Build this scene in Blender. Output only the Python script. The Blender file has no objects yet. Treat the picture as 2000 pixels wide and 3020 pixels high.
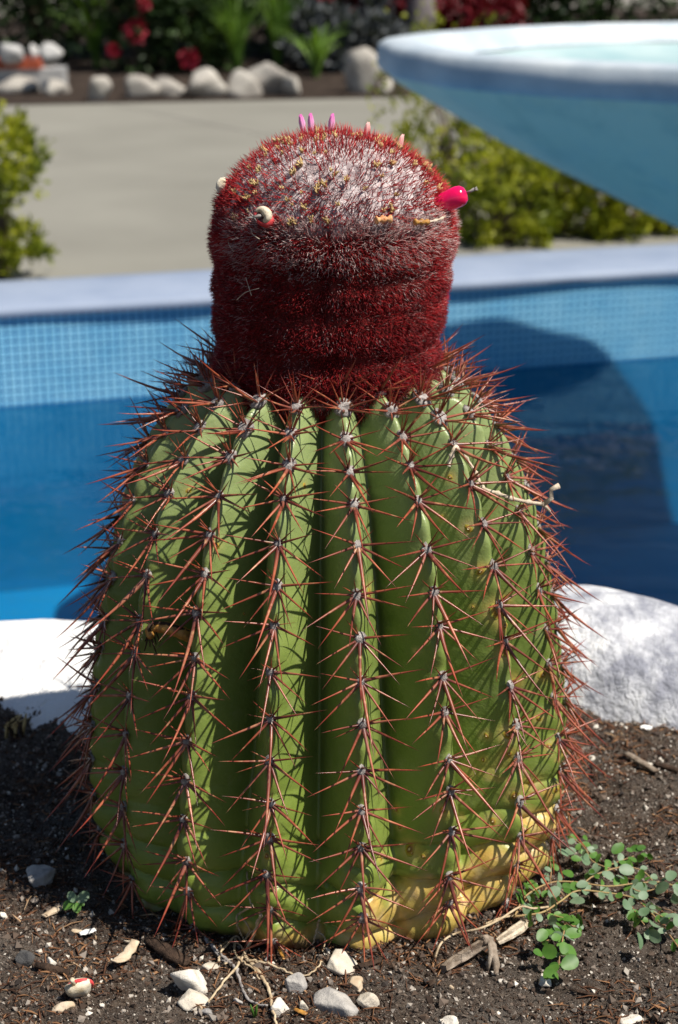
import bpy, bmesh, math, random
import numpy as np
from mathutils import Vector, Matrix, Quaternion
from mathutils.bvhtree import BVHTree
from mathutils import noise as mnoise

sc = bpy.context.scene
COL = sc.collection
R = math.radians

# ------------------------------------------------------------------ camera, sky, sun, exposure
PITCH = R(19.2); FPX = 5000.0                 # focal length in pixels of the 2000 x 3020 photograph
CAM = Vector((0.0, -0.8832, 0.5045))
cam_d = bpy.data.cameras.new('camera')
cam = bpy.data.objects.new('camera', cam_d); COL.objects.link(cam)
cam.location = CAM
cam.rotation_euler = (R(90) - PITCH, 0, 0)
cam_d.sensor_fit = 'VERTICAL'; cam_d.sensor_height = 23.6; cam_d.lens = 23.6 * FPX / 3020
cam_d.clip_start = 0.02; cam_d.clip_end = 500
cam_d.dof.use_dof = True; cam_d.dof.focus_distance = 0.81; cam_d.dof.aperture_fstop = 8.8
sc.camera = cam

SUN_EL, SUN_A = R(58), R(25)                  # sun stands to the right, a little towards the camera
SUN = Vector((math.cos(SUN_A) * math.cos(SUN_EL), -math.sin(SUN_A) * math.cos(SUN_EL), math.sin(SUN_EL)))
world = bpy.data.worlds.new('World'); sc.world = world; world.use_nodes = True
wn = world.node_tree
sky = wn.nodes.new('ShaderNodeTexSky'); sky.sky_type = 'NISHITA'; sky.sun_disc = False
sky.sun_elevation = SUN_EL; sky.sun_rotation = R(90) + SUN_A
sky.air_density = 1.0; sky.dust_density = 0.6; sky.ozone_density = 1.0
bg = wn.nodes['Background']; bg.inputs['Strength'].default_value = 0.055
wn.links.new(sky.outputs[0], bg.inputs['Color'])
sun_d = bpy.data.lights.new('sun', 'SUN'); sun_d.energy = 5.0; sun_d.angle = R(0.53); sun_d.color = (1.0, 0.94, 0.84)
sun = bpy.data.objects.new('sun', sun_d); COL.objects.link(sun)
sun.rotation_euler = SUN.to_track_quat('Z', 'Y').to_euler(); sun.location = (3, -1, 4)
sc.view_settings.view_transform = 'Standard'; sc.view_settings.look = 'None'
sc.view_settings.exposure = 0.42; sc.view_settings.gamma = 1.0; sc.view_settings.use_curve_mapping = False

# ------------------------------------------------------------------ pixel -> place
CP, SP = math.cos(PITCH), math.sin(PITCH)
def ray(px, py):
    a = (px - 1000) / FPX; b = (1510 - py) / FPX
    return Vector((a, CP + b * SP, -SP + b * CP))
def on_z(px, py, z):
    d = ray(px, py); return CAM + d * ((z - CAM.z) / d.z)
def at_y(px, py, y):
    d = ray(px, py); return CAM + d * ((y - CAM.y) / d.y)
def at_depth(px, py, dep): return CAM + ray(px, py) * dep

# ------------------------------------------------------------------ helpers: meshes
rng = np.random.default_rng(7); rnd = random.Random(11)

def fast_mesh(name, V, polys, smooth=True, attrs=None, mat=None):
    """polys: list of int arrays, each (n, k) faces of k corners"""
    me = bpy.data.meshes.new(name)
    V = np.asarray(V, dtype=np.float32)
    me.vertices.add(len(V)); me.vertices.foreach_set('co', V.ravel())
    polys = [np.asarray(p, dtype=np.int32) for p in polys if len(p)]
    nl = sum(p.size for p in polys); npoly = sum(len(p) for p in polys)
    me.loops.add(nl); me.loops.foreach_set('vertex_index', np.concatenate([p.ravel() for p in polys]))
    me.polygons.add(npoly)
    sizes = np.concatenate([np.full(len(p), p.shape[1], dtype=np.int32) for p in polys])
    starts = np.concatenate([[0], np.cumsum(sizes)[:-1]]).astype(np.int32)
    me.polygons.foreach_set('loop_start', starts)
    me.polygons.foreach_set('use_smooth', np.full(npoly, smooth, dtype=bool))
    for k, a in (attrs or {}).items():
        at = me.attributes.new(k, 'FLOAT', 'POINT'); at.data.foreach_set('value', np.asarray(a, dtype=np.float32))
    me.update(calc_edges=True); me.validate()
    if mat: me.materials.append(mat)
    return me

def obj(name, me, parent=None, loc=None):
    o = bpy.data.objects.new(name, me); COL.objects.link(o)
    if parent: o.parent = parent
    if loc is not None: o.location = loc
    return o
def empty(name, loc=(0, 0, 0)):
    o = bpy.data.objects.new(name, None); COL.objects.link(o); o.location = loc; o.empty_display_size = 0.02
    return o
def tag(o, label=None, cat=None, group=None, kind=None):
    if label: o['label'] = label
    if cat: o['category'] = cat
    if group: o['group'] = group
    if kind: o['kind'] = kind
    return o

def catmull(pts, n):
    """smooth curve through pts, n samples per span"""
    P = [Vector(p) for p in pts]
    if len(P) < 3: 
        return [P[0].lerp(P[-1], i / n) for i in range(n + 1)]
    out = []
    for i in range(len(P) - 1):
        p0 = P[max(i - 1, 0)]; p1 = P[i]; p2 = P[i + 1]; p3 = P[min(i + 2, len(P) - 1)]
        for k in range(n):
            t = k / n
            out.append(0.5 * ((2 * p1) + (p2 - p0) * t + (2 * p0 - 5 * p1 + 4 * p2 - p3) * t * t + (3 * p1 - p0 - 3 * p2 + p3) * t ** 3))
    out.append(P[-1]); return out

def roughen(b, amp, sc, seed=0):
    out = []
    for v in b.V:
        p = Vector(v); n_ = mnoise.noise_vector(p * sc + Vector((seed, 0, 0))) + 0.5 * mnoise.noise_vector(p * sc * 2.7)
        out.append(tuple(p + n_ * amp))
    b.V = out; return b

class MB:
    """collects pieces of ONE thing or part"""
    def __init__(s): s.V = []; s.q = []; s.t = []; s.n = 0; s.A = []
    def add(s, V, quads=(), tris=(), a=0.0):
        V = [tuple(v) for v in V]
        s.V += V; s.q += [tuple(i + s.n for i in f) for f in quads]; s.t += [tuple(i + s.n for i in f) for f in tris]
        s.A += ([a] * len(V) if not hasattr(a, '__len__') else list(a)); s.n += len(V)
        return s
    def tube(s, pts, rad, sides=6, a=0.0, cap=True):
        pts = [Vector(p) for p in pts]; n = len(pts)
        if not hasattr(rad, '__len__'): rad = [rad] * n
        V = []; up = None
        for i, p in enumerate(pts):
            d = (pts[min(i + 1, n - 1)] - pts[max(i - 1, 0)])
            d = d.normalized() if d.length > 1e-9 else Vector((0, 0, 1))
            if up is None:
                up = d.orthogonal().normalized()
            else:
                up = (up - d * up.dot(d)); up = up.normalized() if up.length > 1e-6 else d.orthogonal().normalized()
            w = d.cross(up)
            for k in range(sides):
                t = 2 * math.pi * k / sides
                V.append(p + (up * math.cos(t) + w * math.sin(t)) * rad[i])
        q = [(i * sides + k, i * sides + (k + 1) % sides, (i + 1) * sides + (k + 1) % sides, (i + 1) * sides + k) for i in range(n - 1) for k in range(sides)]
        t = []
        if cap:
            V += [pts[0], pts[-1]]; c0 = n * sides; c1 = c0 + 1
            t += [(c0, (k + 1) % sides, k) for k in range(sides)] + [(c1, (n - 1) * sides + k, (n - 1) * sides + (k + 1) % sides) for k in range(sides)]
        return s.add(V, q, t, a)
    def box(s, lo, hi, a=0.0):
        x0, y0, z0 = lo; x1, y1, z1 = hi
        V = [(x0, y0, z0), (x1, y0, z0), (x1, y1, z0), (x0, y1, z0), (x0, y0, z1), (x1, y0, z1), (x1, y1, z1), (x0, y1, z1)]
        return s.add(V, [(0, 3, 2, 1), (4, 5, 6, 7), (0, 1, 5, 4), (1, 2, 6, 5), (2, 3, 7, 6), (3, 0, 4, 7)], (), a)
    def lathe(s, prof, n=48, a=0.0, wob=None):
        V = []; m = len(prof)
        for i, (r, z) in enumerate(prof):
            for k in range(n):
                t = 2 * math.pi * k / n
                rr = r * (1 + (wob(t, z) if wob else 0))
                V.append((rr * math.cos(t), rr * math.sin(t), z))
        q = [(i * n + k, i * n + (k + 1) % n, (i + 1) * n + (k + 1) % n, (i + 1) * n + k) for i in range(m - 1) for k in range(n)]
        return s.add(V, q, (), a)
    def mesh(s, name, mat, smooth=True):
        return fast_mesh(name, s.V, [s.q, s.t], smooth, {'v': s.A}, mat)
    def build(s, name, mat, parent=None, loc=None, smooth=True):
        return obj(name, s.mesh(name, mat, smooth), parent, loc)

_ico = {}
def ico(sub):
    if sub not in _ico:
        bm = bmesh.new(); bmesh.ops.create_icosphere(bm, subdivisions=sub, radius=1)
        bm.verts.ensure_lookup_table()
        V = np.array([v.co[:] for v in bm.verts]); F = np.array([[v.index for v in f.verts] for f in bm.faces]); bm.free()
        _ico[sub] = (V, F)
    return _ico[sub]

def rock_mesh(name, seed, dims, mat, sub=3, planes=11, soft=22, rough=0.03, rs=2.5, smooth_=True):
    V, F = ico(sub); g = np.random.default_rng(seed)
    N = g.normal(size=(planes, 3)); N /= np.linalg.norm(N, axis=1)[:, None]
    d = g.uniform(0.55, 0.95, planes)
    dots = V @ N.T
    inv = np.where(dots > 0.05, dots / d, 0.05)
    r = 1.0 / (np.sum(inv ** soft, axis=1) ** (1.0 / soft))
    r = np.minimum(r, 1.25)
    nz = np.array([mnoise.fractal(Vector(v) * rs + Vector((seed * 3.1, 0, 0)), 1.0, 2.0, 4) for v in V])
    P = V * (r * (1 + rough * nz))[:, None] * np.array(dims)
    return fast_mesh(name, P, [F], smooth_, None, mat)

def vnoise(x, y, seed=0):
    """vectorised 2-D value noise, about -1..1"""
    xi = np.floor(x).astype(np.int64); yi = np.floor(y).astype(np.int64)
    fx = x - xi; fy = y - yi; fx = fx * fx * (3 - 2 * fx); fy = fy * fy * (3 - 2 * fy)
    def hsh(a, b):
        h = (a * 374761393 + b * 668265263 + seed * 144665) & 0x7fffffff
        h = ((h ^ (h >> 13)) * 1274126177) & 0x7fffffff
        return ((h ^ (h >> 16)) & 0xffff) / 32767.5 - 1
    return (hsh(xi, yi) * (1 - fx) + hsh(xi + 1, yi) * fx) * (1 - fy) + (hsh(xi, yi + 1) * (1 - fx) + hsh(xi + 1, yi + 1) * fx) * fy
def fbm(x, y, oct=4, seed=0):
    v = 0; a = 1.0; f = 1.0
    for i in range(oct):
        v = v + a * vnoise(x * f, y * f, seed + i * 17); a *= 0.5; f *= 2.03
    return v
def smooth(a, b, x):
    t = np.clip((x - a) / (b - a), 0, 1); return t * t * (3 - 2 * t)

# ------------------------------------------------------------------ helpers: materials
class NT:
    def __init__(s, name):
        s.m = bpy.data.materials.new(name); s.m.use_nodes = True
        s.t = s.m.node_tree; s.b = s.t.nodes['Principled BSDF']; s.out = s.t.nodes['Material Output']
    def n(s, typ, **kw):
        x = s.t.nodes.new('ShaderNode' + typ)
        for k, v in kw.items(): setattr(x, k, v)
        return x
    def l(s, a, b): s.t.links.new(a, b)
    def noise(s, scale, detail=4, rough=0.55, vec=None, dist=0.0):
        x = s.n('TexNoise'); x.inputs['Scale'].default_value = scale; x.inputs['Detail'].default_value = detail
        x.inputs['Roughness'].default_value = rough; x.inputs['Distortion'].default_value = dist
        if vec is not None: s.l(vec, x.inputs['Vector'])
        return x.outputs['Fac']
    def pos(s): return s.n('NewGeometry').outputs['Position']
    def coord(s): return s.n('TexCoord').outputs['Object']
    def attr(s, k): return s.n('Attribute', attribute_name=k).outputs['Fac']
    def ramp(s, fac, stops, interp='LINEAR'):
        x = s.n('ValToRGB'); cr = x.color_ramp; cr.interpolation = interp
        while len(cr.elements) < len(stops): cr.elements.new(0.5)
        for e, (p, c) in zip(cr.elements, stops):
            e.position = p; e.color = (c, c, c, 1) if not hasattr(c, '__len__') else (*c, 1)
        s.l(fac, x.inputs['Fac']); return x.outputs['Color']
    def mix(s, fac, a, b, mode='MIX'):
        x = s.n('Mix', data_type='RGBA', blend_type=mode)
        for sock, v in ((x.inputs[0], fac), (x.inputs[6], a), (x.inputs[7], b)):
            if hasattr(v, 'is_output'): s.l(v, sock)
            elif hasattr(v, '__len__'): sock.default_value = (*v, 1)
            else: sock.default_value = v
        return x.outputs[2]
    def math(s, op, a, b=0.5):
        x = s.n('Math', operation=op)
        for i, v in enumerate((a, b)):
            if hasattr(v, 'is_output'): s.l(v, x.inputs[i])
            else: x.inputs[i].default_value = v
        return x.outputs[0]
    def bump(s, h, strength=0.4, dist=0.001):
        x = s.n('Bump'); x.inputs['Strength'].default_value = strength; x.inputs['Distance'].default_value = dist
        s.l(h, x.inputs['Height']); s.l(x.outputs[0], s.b.inputs['Normal']); return x
    def set(s, rough=0.6, spec=0.5, col=None, **kw):
        s.b.inputs['Roughness'].default_value = rough; s.b.inputs['Specular IOR Level'].default_value = spec
        if col is not None:
            if hasattr(col, 'is_output'): s.l(col, s.b.inputs['Base Color'])
            else: s.b.inputs['Base Color'].default_value = (*col, 1)
        return s.m

def simple(name, c1, c2, scale, rough=0.7, spec=0.3, bump=0.3, bdist=0.001, world=False, detail=5, lo=0.3, hi=0.7, c3=None):
    m = NT(name); v = m.pos() if world else m.coord()
    n1 = m.noise(scale, detail, vec=v)
    stops = [(lo, c1), (hi, c2)] if c3 is None else [(lo, c1), ((lo + hi) / 2, c2), (hi, c3)]
    m.set(rough, spec, m.ramp(n1, stops))
    if bump: m.bump(m.noise(scale * 3, 6, 0.65, vec=v), bump, bdist)
    return m.m

def leaf_mat(name, c1, c2, rough=0.5, scale=8.0, trans=0.25):
    m = NT(name)
    n1 = m.noise(scale, 3, vec=m.pos()); col = m.ramp(n1, [(0.32, c1), (0.68, c2)])
    m.set(rough, 0.35, col)
    tr = m.n('BsdfTranslucent'); m.l(m.mix(1.0, col, (0.9, 1.0, 0.35), 'MULTIPLY'), tr.inputs['Color'])
    mx = m.n('MixShader'); mx.inputs[0].default_value = trans
    m.l(m.b.outputs[0], mx.inputs[1]); m.l(tr.outputs[0], mx.inputs[2]); m.l(mx.outputs[0], m.out.inputs['Surface'])
    return m.m

M = {}
# cactus skin
m = NT('cactus_skin'); pz = m.pos()
g1 = m.ramp(m.noise(11, 4, vec=pz), [(0.3, (0.128, 0.190, 0.032)), (0.7, (0.21, 0.275, 0.066))])
g2 = m.mix(m.ramp(m.noise(140, 5, 0.6, vec=pz), [(0.4, 0.0), (0.75, 0.35)]), g1, (0.24, 0.30, 0.09))
top = m.mix(m.attr('pale'), g2, (0.27, 0.335, 0.15))
sep = m.n('SeparateXYZ'); m.l(pz, sep.inputs[0])
top = m.mix(m.ramp(m.math('ADD', m.math('MULTIPLY', sep.outputs[2], 5.0), m.math('MULTIPLY', m.noise(18, 3, vec=pz), 0.35)), [(0.2, 0.65), (0.85, 0.0)]), top, (0.235, 0.31, 0.045))
ye = m.ramp(m.noise(85, 4, vec=pz), [(0.3, (0.52, 0.29, 0.06)), (0.5, (0.68, 0.46, 0.14)), (0.72, (0.70, 0.50, 0.32))])
c = m.mix(m.attr('yel'), top, ye)
c = m.mix(m.attr('brown'), c, (0.16, 0.06, 0.02))
dust = m.ramp(m.noise(34, 6, 0.7, vec=pz), [(0.56, 0.0), (0.72, 0.30)])
c = m.mix(dust, c, (0.33, 0.33, 0.20))
freck = m.ramp(m.noise(420, 2, 0.5, vec=pz), [(0.73, 0.0), (0.78, 0.55)])
c = m.mix(freck, c, (0.42, 0.37, 0.13))
M['skin'] = m.set(0.36, 0.42, c)
hh = m.math('ADD', m.math('MULTIPLY', m.noise(60, 4, vec=pz), 1.0), m.math('MULTIPLY', m.noise(600, 3, vec=pz), 0.12))
m.bump(m.math('ADD', hh, m.math('MULTIPLY', m.noise(230, 4, 0.6, vec=pz), 0.35)), 0.4, 0.0022)
m.b.inputs['Subsurface Weight'].default_value = 0.06; m.b.inputs['Subsurface Radius'].default_value = (0.004, 0.006, 0.001)
m.b.inputs['Subsurface Scale'].default_value = 0.5
# spines
m = NT('spine_brown'); t = m.attr('t'); pz = m.pos()
base = m.ramp(t, [(0.0, (0.15, 0.07, 0.065)), (0.14, (0.27, 0.085, 0.058)), (0.45, (0.42, 0.135, 0.072)), (0.75, (0.36, 0.070, 0.040)), (1.0, (0.14, 0.03, 0.028))])
v1 = m.ramp(m.noise(70, 3, vec=pz), [(0.35, (0.55, 0.40, 0.42)), (0.65, (1.0, 1.0, 1.0))])
c = m.mix(1.0, base, v1, 'MULTIPLY')
oi = m.n('ObjectInfo').outputs['Random']; var = m.math('FRACT', m.math('ADD', m.math('MULTIPLY', oi, 7.31), m.attr('rnd')), 0)
c = m.mix(1.0, c, m.ramp(var, [(0.0, (0.52, 0.40, 0.42)), (0.35, (0.80, 0.68, 0.64)), (0.65, (1.0, 0.86, 0.74)), (0.9, (1.15, 1.05, 0.95)), (1.0, (1.05, 1.25, 1.3))]), 'MULTIPLY')
band = m.ramp(m.noise(330, 2, vec=pz), [(0.60, 0.0), (0.68, 0.6)])
c = m.mix(band, c, (0.10, 0.022, 0.016))
tan = m.ramp(m.noise(190, 3, vec=pz), [(0.56, 0.0), (0.70, 0.7)])
c = m.mix(tan, c, (0.50, 0.26, 0.13))
M['spine'] = m.set(0.33, 0.5, c)
# woolly cushions
M['wool'] = simple('grey_wool', (0.14, 0.115, 0.11), (0.56, 0.52, 0.49), 260, 0.95, 0.1, 0.9, 0.002, True, c3=None)
m = NT('cap_felt'); pz = m.pos()
wl = m.ramp(m.noise(130, 5, 0.6, vec=pz), [(0.34, (0.20, 0.14, 0.15)), (0.6, (0.68, 0.60, 0.60))])
sd = m.ramp(m.noise(90, 5, 0.6, vec=pz), [(0.35, (0.07, 0.008, 0.008)), (0.65, (0.16, 0.035, 0.032))])
M['felt'] = m.set(0.97, 0.05, m.mix(m.attr('wool'), sd, wl))
m.bump(m.noise(420, 4, 0.7, vec=pz), 1.0, 0.003)
m = NT('cap_bristle'); a = m.attr('rnd')
c = m.ramp(a, [(0.0, (0.10, 0.004, 0.007)), (0.45, (0.32, 0.007, 0.011)), (0.85, (0.46, 0.013, 0.016)), (1.0, (0.54, 0.08, 0.05))])
M['bristle'] = m.set(0.48, 0.35, c)
m = NT('cap_fuzz'); c = m.ramp(m.attr('rnd'), [(0.0, (0.36, 0.17, 0.165)), (0.6, (0.60, 0.44, 0.42)), (1.0, (0.76, 0.69, 0.66))])
M['fuzz'] = m.set(0.8, 0.2, c)
M['dryflower'] = simple('dry_flower', (0.30, 0.19, 0.07), (0.66, 0.50, 0.25), 300, 0.85, 0.2, 0.5, 0.001, True)
m = NT('petal_pink'); c = m.ramp(m.attr('v'), [(0.0, (0.82, 0.62, 0.70)), (0.55, (0.82, 0.36, 0.62)), (1.0, (0.66, 0.10, 0.42))])
M['petal'] = m.set(0.5, 0.3, c)
m = NT('petal_pale'); c = m.ramp(m.attr('v'), [(0.0, (0.70, 0.30, 0.30)), (1.0, (0.85, 0.45, 0.42))])
M['petal_pale'] = m.set(0.6, 0.3, c)
m = NT('berry'); c = m.ramp(m.noise(90, 2, vec=m.pos()), [(0.3, (0.74, 0.003, 0.075)), (0.7, (0.84, 0.006, 0.13))])
M['berry'] = m.set(0.16, 0.6, c)
M['husk'] = simple('husk_white', (0.46, 0.36, 0.22), (0.78, 0.72, 0.60), 200, 0.6, 0.3, 0.4, 0.001, True)
M['husk_red'] = simple('husk_red', (0.50, 0.02, 0.03), (0.70, 0.09, 0.09), 160, 0.5, 0.4, 0.2, 0.001, True)
M['orange'] = simple('seed_orange', (0.40, 0.10, 0.03), (0.80, 0.48, 0.22), 300, 0.5, 0.4, 0.3, 0.001, True)
m = NT('scar'); c = m.ramp(m.attr('v'), [(0.0, (0.80, 0.62, 0.40)), (0.18, (0.62, 0.46, 0.22)), (0.3, (0.20, 0.085, 0.02)), (0.5, (0.30, 0.17, 0.025)), (0.78, (0.38, 0.30, 0.045)), (1.0, (0.17, 0.24, 0.043))])
M['scar'] = m.set(0.4, 0.4, c)
# ground
m = NT('soil'); pz = m.pos()
c = m.ramp(m.noise(95, 6, 0.7, vec=pz), [(0.28, (0.016, 0.010, 0.008)), (0.5, (0.088, 0.055, 0.036)), (0.72, (0.21, 0.155, 0.11))])
c = m.mix(m.ramp(m.noise(14, 4, vec=pz), [(0.36, 0.0), (0.66, 0.75)]), c, m.ramp(m.noise(700, 4, 0.8, vec=pz), [(0.3, (0.07, 0.058, 0.048)), (0.62, (0.22, 0.19, 0.165))]))
c = m.mix(m.ramp(m.noise(1500, 2, 0.6, vec=pz), [(0.60, 0.0), (0.66, 0.85)]), c, (0.44, 0.39, 0.34))
c = m.mix(m.ramp(m.noise(520, 4, 0.7, vec=pz), [(0.38, 0.9), (0.47, 0.0)]), c, (0.010, 0.008, 0.007))
M['soil'] = m.set(0.92, 0.25, c)
m.bump(m.noise(620, 6, 0.8, vec=pz), 1.0, 0.0040)
m = NT('grain'); c = m.ramp(m.attr('rnd'), [(0.0, (0.012, 0.009, 0.008)), (0.35, (0.07, 0.042, 0.027)), (0.6, (0.15, 0.115, 0.09)), (0.82, (0.33, 0.29, 0.25)), (1.0, (0.72, 0.66, 0.57))])
M['grain'] = m.set(0.75, 0.4, c)
m = NT('fibre'); c = m.ramp(m.attr('rnd'), [(0.0, (0.02, 0.012, 0.009)), (0.5, (0.13, 0.055, 0.027)), (0.85, (0.29, 0.15, 0.07)), (1.0, (0.48, 0.35, 0.22))])
M['fibre'] = m.set(0.8, 0.3, c)
M['stone'] = simple('limestone', (0.42, 0.36, 0.28), (0.68, 0.62, 0.53), 120, 0.9, 0.2, 0.7, 0.0015, True)
M['stone_white'] = simple('white_stone', (0.52, 0.47, 0.40), (0.78, 0.73, 0.65), 130, 0.9, 0.2, 0.7, 0.0015, True)
M['stone_grey'] = simple('grey_stone', (0.22, 0.21, 0.21), (0.50, 0.47, 0.43), 110, 0.9, 0.2, 0.8, 0.0015, True)
M['stone_dark'] = simple('dark_stone', (0.045, 0.045, 0.048), (0.13, 0.125, 0.12), 160, 0.9, 0.2, 0.8, 0.0015, True)
M['flake'] = simple('tan_flake', (0.35, 0.25, 0.15), (0.68, 0.56, 0.42), 150, 0.8, 0.3, 0.5, 0.001, True)
M['white_flake'] = simple('white_flake', (0.74, 0.72, 0.69), (0.85, 0.84, 0.82), 150, 0.5, 0.4, 0.2, 0.001, True)
M['root'] = simple('dry_root', (0.34, 0.24, 0.14), (0.62, 0.50, 0.34), 220, 0.85, 0.2, 0.6, 0.001, True)
M['root_grey'] = simple('grey_root', (0.20, 0.18, 0.17), (0.40, 0.37, 0.35), 260, 0.85, 0.2, 0.6, 0.001, True)
M['bark'] = simple('dark_bark', (0.020, 0.013, 0.010), (0.10, 0.062, 0.042), 180, 0.9, 0.2, 1.0, 0.002, True)
M['deadwood'] = simple('grey_deadwood', (0.10, 0.065, 0.042), (0.42, 0.35, 0.28), 150, 0.9, 0.2, 0.8, 0.0015, True)
M['twig'] = simple('bleached_twig', (0.40, 0.31, 0.22), (0.72, 0.63, 0.50), 300, 0.85, 0.2, 0.5, 0.001, True)
M['amber'] = simple('amber_husk', (0.22, 0.09, 0.02), (0.60, 0.31, 0.06), 240, 0.4, 0.5, 0.5, 0.001, True)
M['weedleaf'] = leaf_mat('weed_leaf', (0.11, 0.19, 0.095), (0.22, 0.30, 0.20), 0.5, 70, 0.2)
M['weedleaf2'] = leaf_mat('weed_leaf_green', (0.055, 0.15, 0.022), (0.12, 0.25, 0.045), 0.45, 70, 0.25)
M['weedstem'] = simple('weed_stem', (0.30, 0.15, 0.085), (0.38, 0.30, 0.12), 45, 0.6, 0.3, 0.2, 0.001, True)
# white rim rocks
m = NT('limewashed_rock'); pz = m.pos()
c = m.ramp(m.noise(26, 6, 0.65, vec=pz), [(0.26, (0.50, 0.50, 0.52)), (0.38, (0.80, 0.795, 0.79)), (0.55, (0.86, 0.855, 0.845))])
M['rim'] = m.set(0.9, 0.2, c)
m.bump(m.noise(70, 6, 0.65, vec=pz), 0.9, 0.008)
m = NT('limewashed_rock_weathered'); pz = m.pos()
sv = m.n('Mapping'); m.l(pz, sv.inputs['Vector']); sv.inputs['Scale'].default_value = (1.0, 1.0, 0.45)
c = m.ramp(m.noise(34, 6, 0.65, vec=sv.outputs[0]), [(0.36, (0.27, 0.28, 0.33)), (0.52, (0.55, 0.56, 0.60)), (0.64, (0.80, 0.80, 0.80))])
M['rim2'] = m.set(0.9, 0.2, c)
m.bump(m.noise(60, 6, 0.65, vec=pz), 1.0, 0.009)
# pool and far things
M['coping'] = simple('coping_paint', (0.215, 0.265, 0.37), (0.275, 0.325, 0.43), 5, 0.6, 0.3, 0.2, 0.003, True)
m = NT('mosaic_tile'); c = m.ramp(m.noise(9, 4, vec=m.pos()), [(0.3, (0.20, 0.52, 0.74)), (0.7, (0.30, 0.64, 0.83))])
M['tile'] = m.set(0.25, 0.5, c)
M['grout'] = simple('blue_grout', (0.0, 0.09, 0.30), (0.005, 0.13, 0.38), 20, 0.8, 0.2, 0.2, 0.002, True)
M['poolfloor'] = simple('pool_floor', (0.012, 0.235, 0.36), (0.034, 0.35, 0.47), 1.6, 0.7, 0.2, 0.0, 0.002, True)
m = NT('pool_water'); pz = m.pos()
mp = m.n('Mapping'); m.l(pz, mp.inputs['Vector']); mp.inputs['Scale'].default_value = (1.0, 1.7, 1.0)
bp = m.n('Bump'); bp.inputs['Strength'].default_value = 0.22; bp.inputs['Distance'].default_value = 0.03
m.l(m.noise(4.5, 3, 0.5, vec=mp.outputs[0]), bp.inputs['Height'])
gl = m.n('BsdfGlossy'); gl.inputs['Roughness'].default_value = 0.03; m.l(bp.outputs[0], gl.inputs['Normal'])
tr = m.n('BsdfTransparent'); tr.inputs['Color'].default_value = (0.30, 0.66, 0.86, 1)
fr = m.n('Fresnel'); fr.inputs['IOR'].default_value = 1.33; m.l(bp.outputs[0], fr.inputs['Normal'])
mx = m.n('MixShader'); m.l(fr.outputs[0], mx.inputs[0]); m.l(tr.outputs[0], mx.inputs[1]); m.l(gl.outputs[0], mx.inputs[2])
m.l(mx.outputs[0], m.out.inputs['Surface']); M['water'] = m.m
m = NT('concrete_paving'); pz = m.pos()
c = m.ramp(m.noise(0.9, 5, 0.6, vec=pz), [(0.3, (0.190, 0.184, 0.160)), (0.7, (0.245, 0.238, 0.208))])
M['paving'] = m.set(0.9, 0.2, c); m.bump(m.noise(60, 4, vec=pz), 0.3, 0.004)
M['joint'] = simple('paving_joint', (0.26, 0.25, 0.23), (0.32, 0.31, 0.28), 4, 0.95, 0.1, 0.0, 0.001, True)
M['bedsoil'] = simple('garden_soil', (0.022, 0.016, 0.013), (0.07, 0.052, 0.042), 14, 0.95, 0.1, 1.0, 0.02, True)
M['ground'] = simple('ground_gravel', (0.20, 0.19, 0.165), (0.30, 0.285, 0.25), 3, 0.95, 0.1, 0.3, 0.01, True)
m = NT('fountain_paint'); pz = m.pos()
c = m.ramp(m.noise(2.2, 5, 0.6, vec=pz), [(0.3, (0.80, 0.78, 0.60)), (0.7, (0.88, 0.85, 0.66))])
c = m.mix(m.ramp(m.noise(9, 5, 0.65, vec=pz), [(0.5, 0.0), (0.75, 0.35)]), c, (0.52, 0.64, 0.62))
stv = m.n('Mapping'); m.l(pz, stv.inputs['Vector']); stv.inputs['Scale'].default_value = (1.0, 1.0, 0.12)
c = m.mix(m.ramp(m.noise(7, 5, 0.7, vec=stv.outputs[0]), [(0.5, 0.0), (0.7, 0.45)]), c, (0.42, 0.50, 0.40))
M['fount'] = m.set(0.6, 0.3, c)
M['fountrim'] = simple('fountain_rim', (0.34, 0.41, 0.48), (0.58, 0.63, 0.67), 7, 0.6, 0.3, 0.3, 0.004, True)
M['fountin'] = simple('fountain_inside', (0.22, 0.38, 0.42), (0.46, 0.56, 0.56), 3.0, 0.6, 0.3, 0.0, 0.004, True)
M['rearstone'] = simple('rear_limestone', (0.24, 0.22, 0.20), (0.50, 0.47, 0.42), 6, 0.95, 0.1, 0.6, 0.02, True)
M['brick'] = simple('red_brick', (0.26, 0.055, 0.03), (0.40, 0.10, 0.05), 9, 0.9, 0.2, 0.4, 0.004, True)
M['bushleaf'] = leaf_mat('bush_leaf', (0.11, 0.15, 0.010), (0.38, 0.38, 0.018), 0.5, 6, 0.3)
M['hedgeleaf'] = leaf_mat('hedge_leaf', (0.012, 0.030, 0.008), (0.045, 0.085, 0.018), 0.55, 3, 0.15)
M['strap'] = leaf_mat('strap_leaf', (0.09, 0.19, 0.025), (0.24, 0.38, 0.08), 0.5, 4, 0.25)
M['greyleaf'] = leaf_mat('grey_leaf', (0.05, 0.06, 0.065), (0.12, 0.13, 0.14), 0.6, 5, 0.15)
M['redleaf'] = leaf_mat('red_leaf', (0.10, 0.006, 0.012), (0.26, 0.02, 0.035), 0.5, 4, 0.2)
M['redpetal'] = leaf_mat('red_petal', (0.30, 0.010, 0.026), (0.48, 0.03, 0.07), 0.5, 9, 0.2)
M['trunk'] = simple('palm_trunk', (0.13, 0.115, 0.12), (0.27, 0.24, 0.24), 9, 0.95, 0.1, 0.8, 0.02, True)
M['stem'] = simple('woody_stem', (0.07, 0.05, 0.035), (0.16, 0.12, 0.085), 20, 0.9, 0.1, 0.4, 0.004, True)
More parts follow.
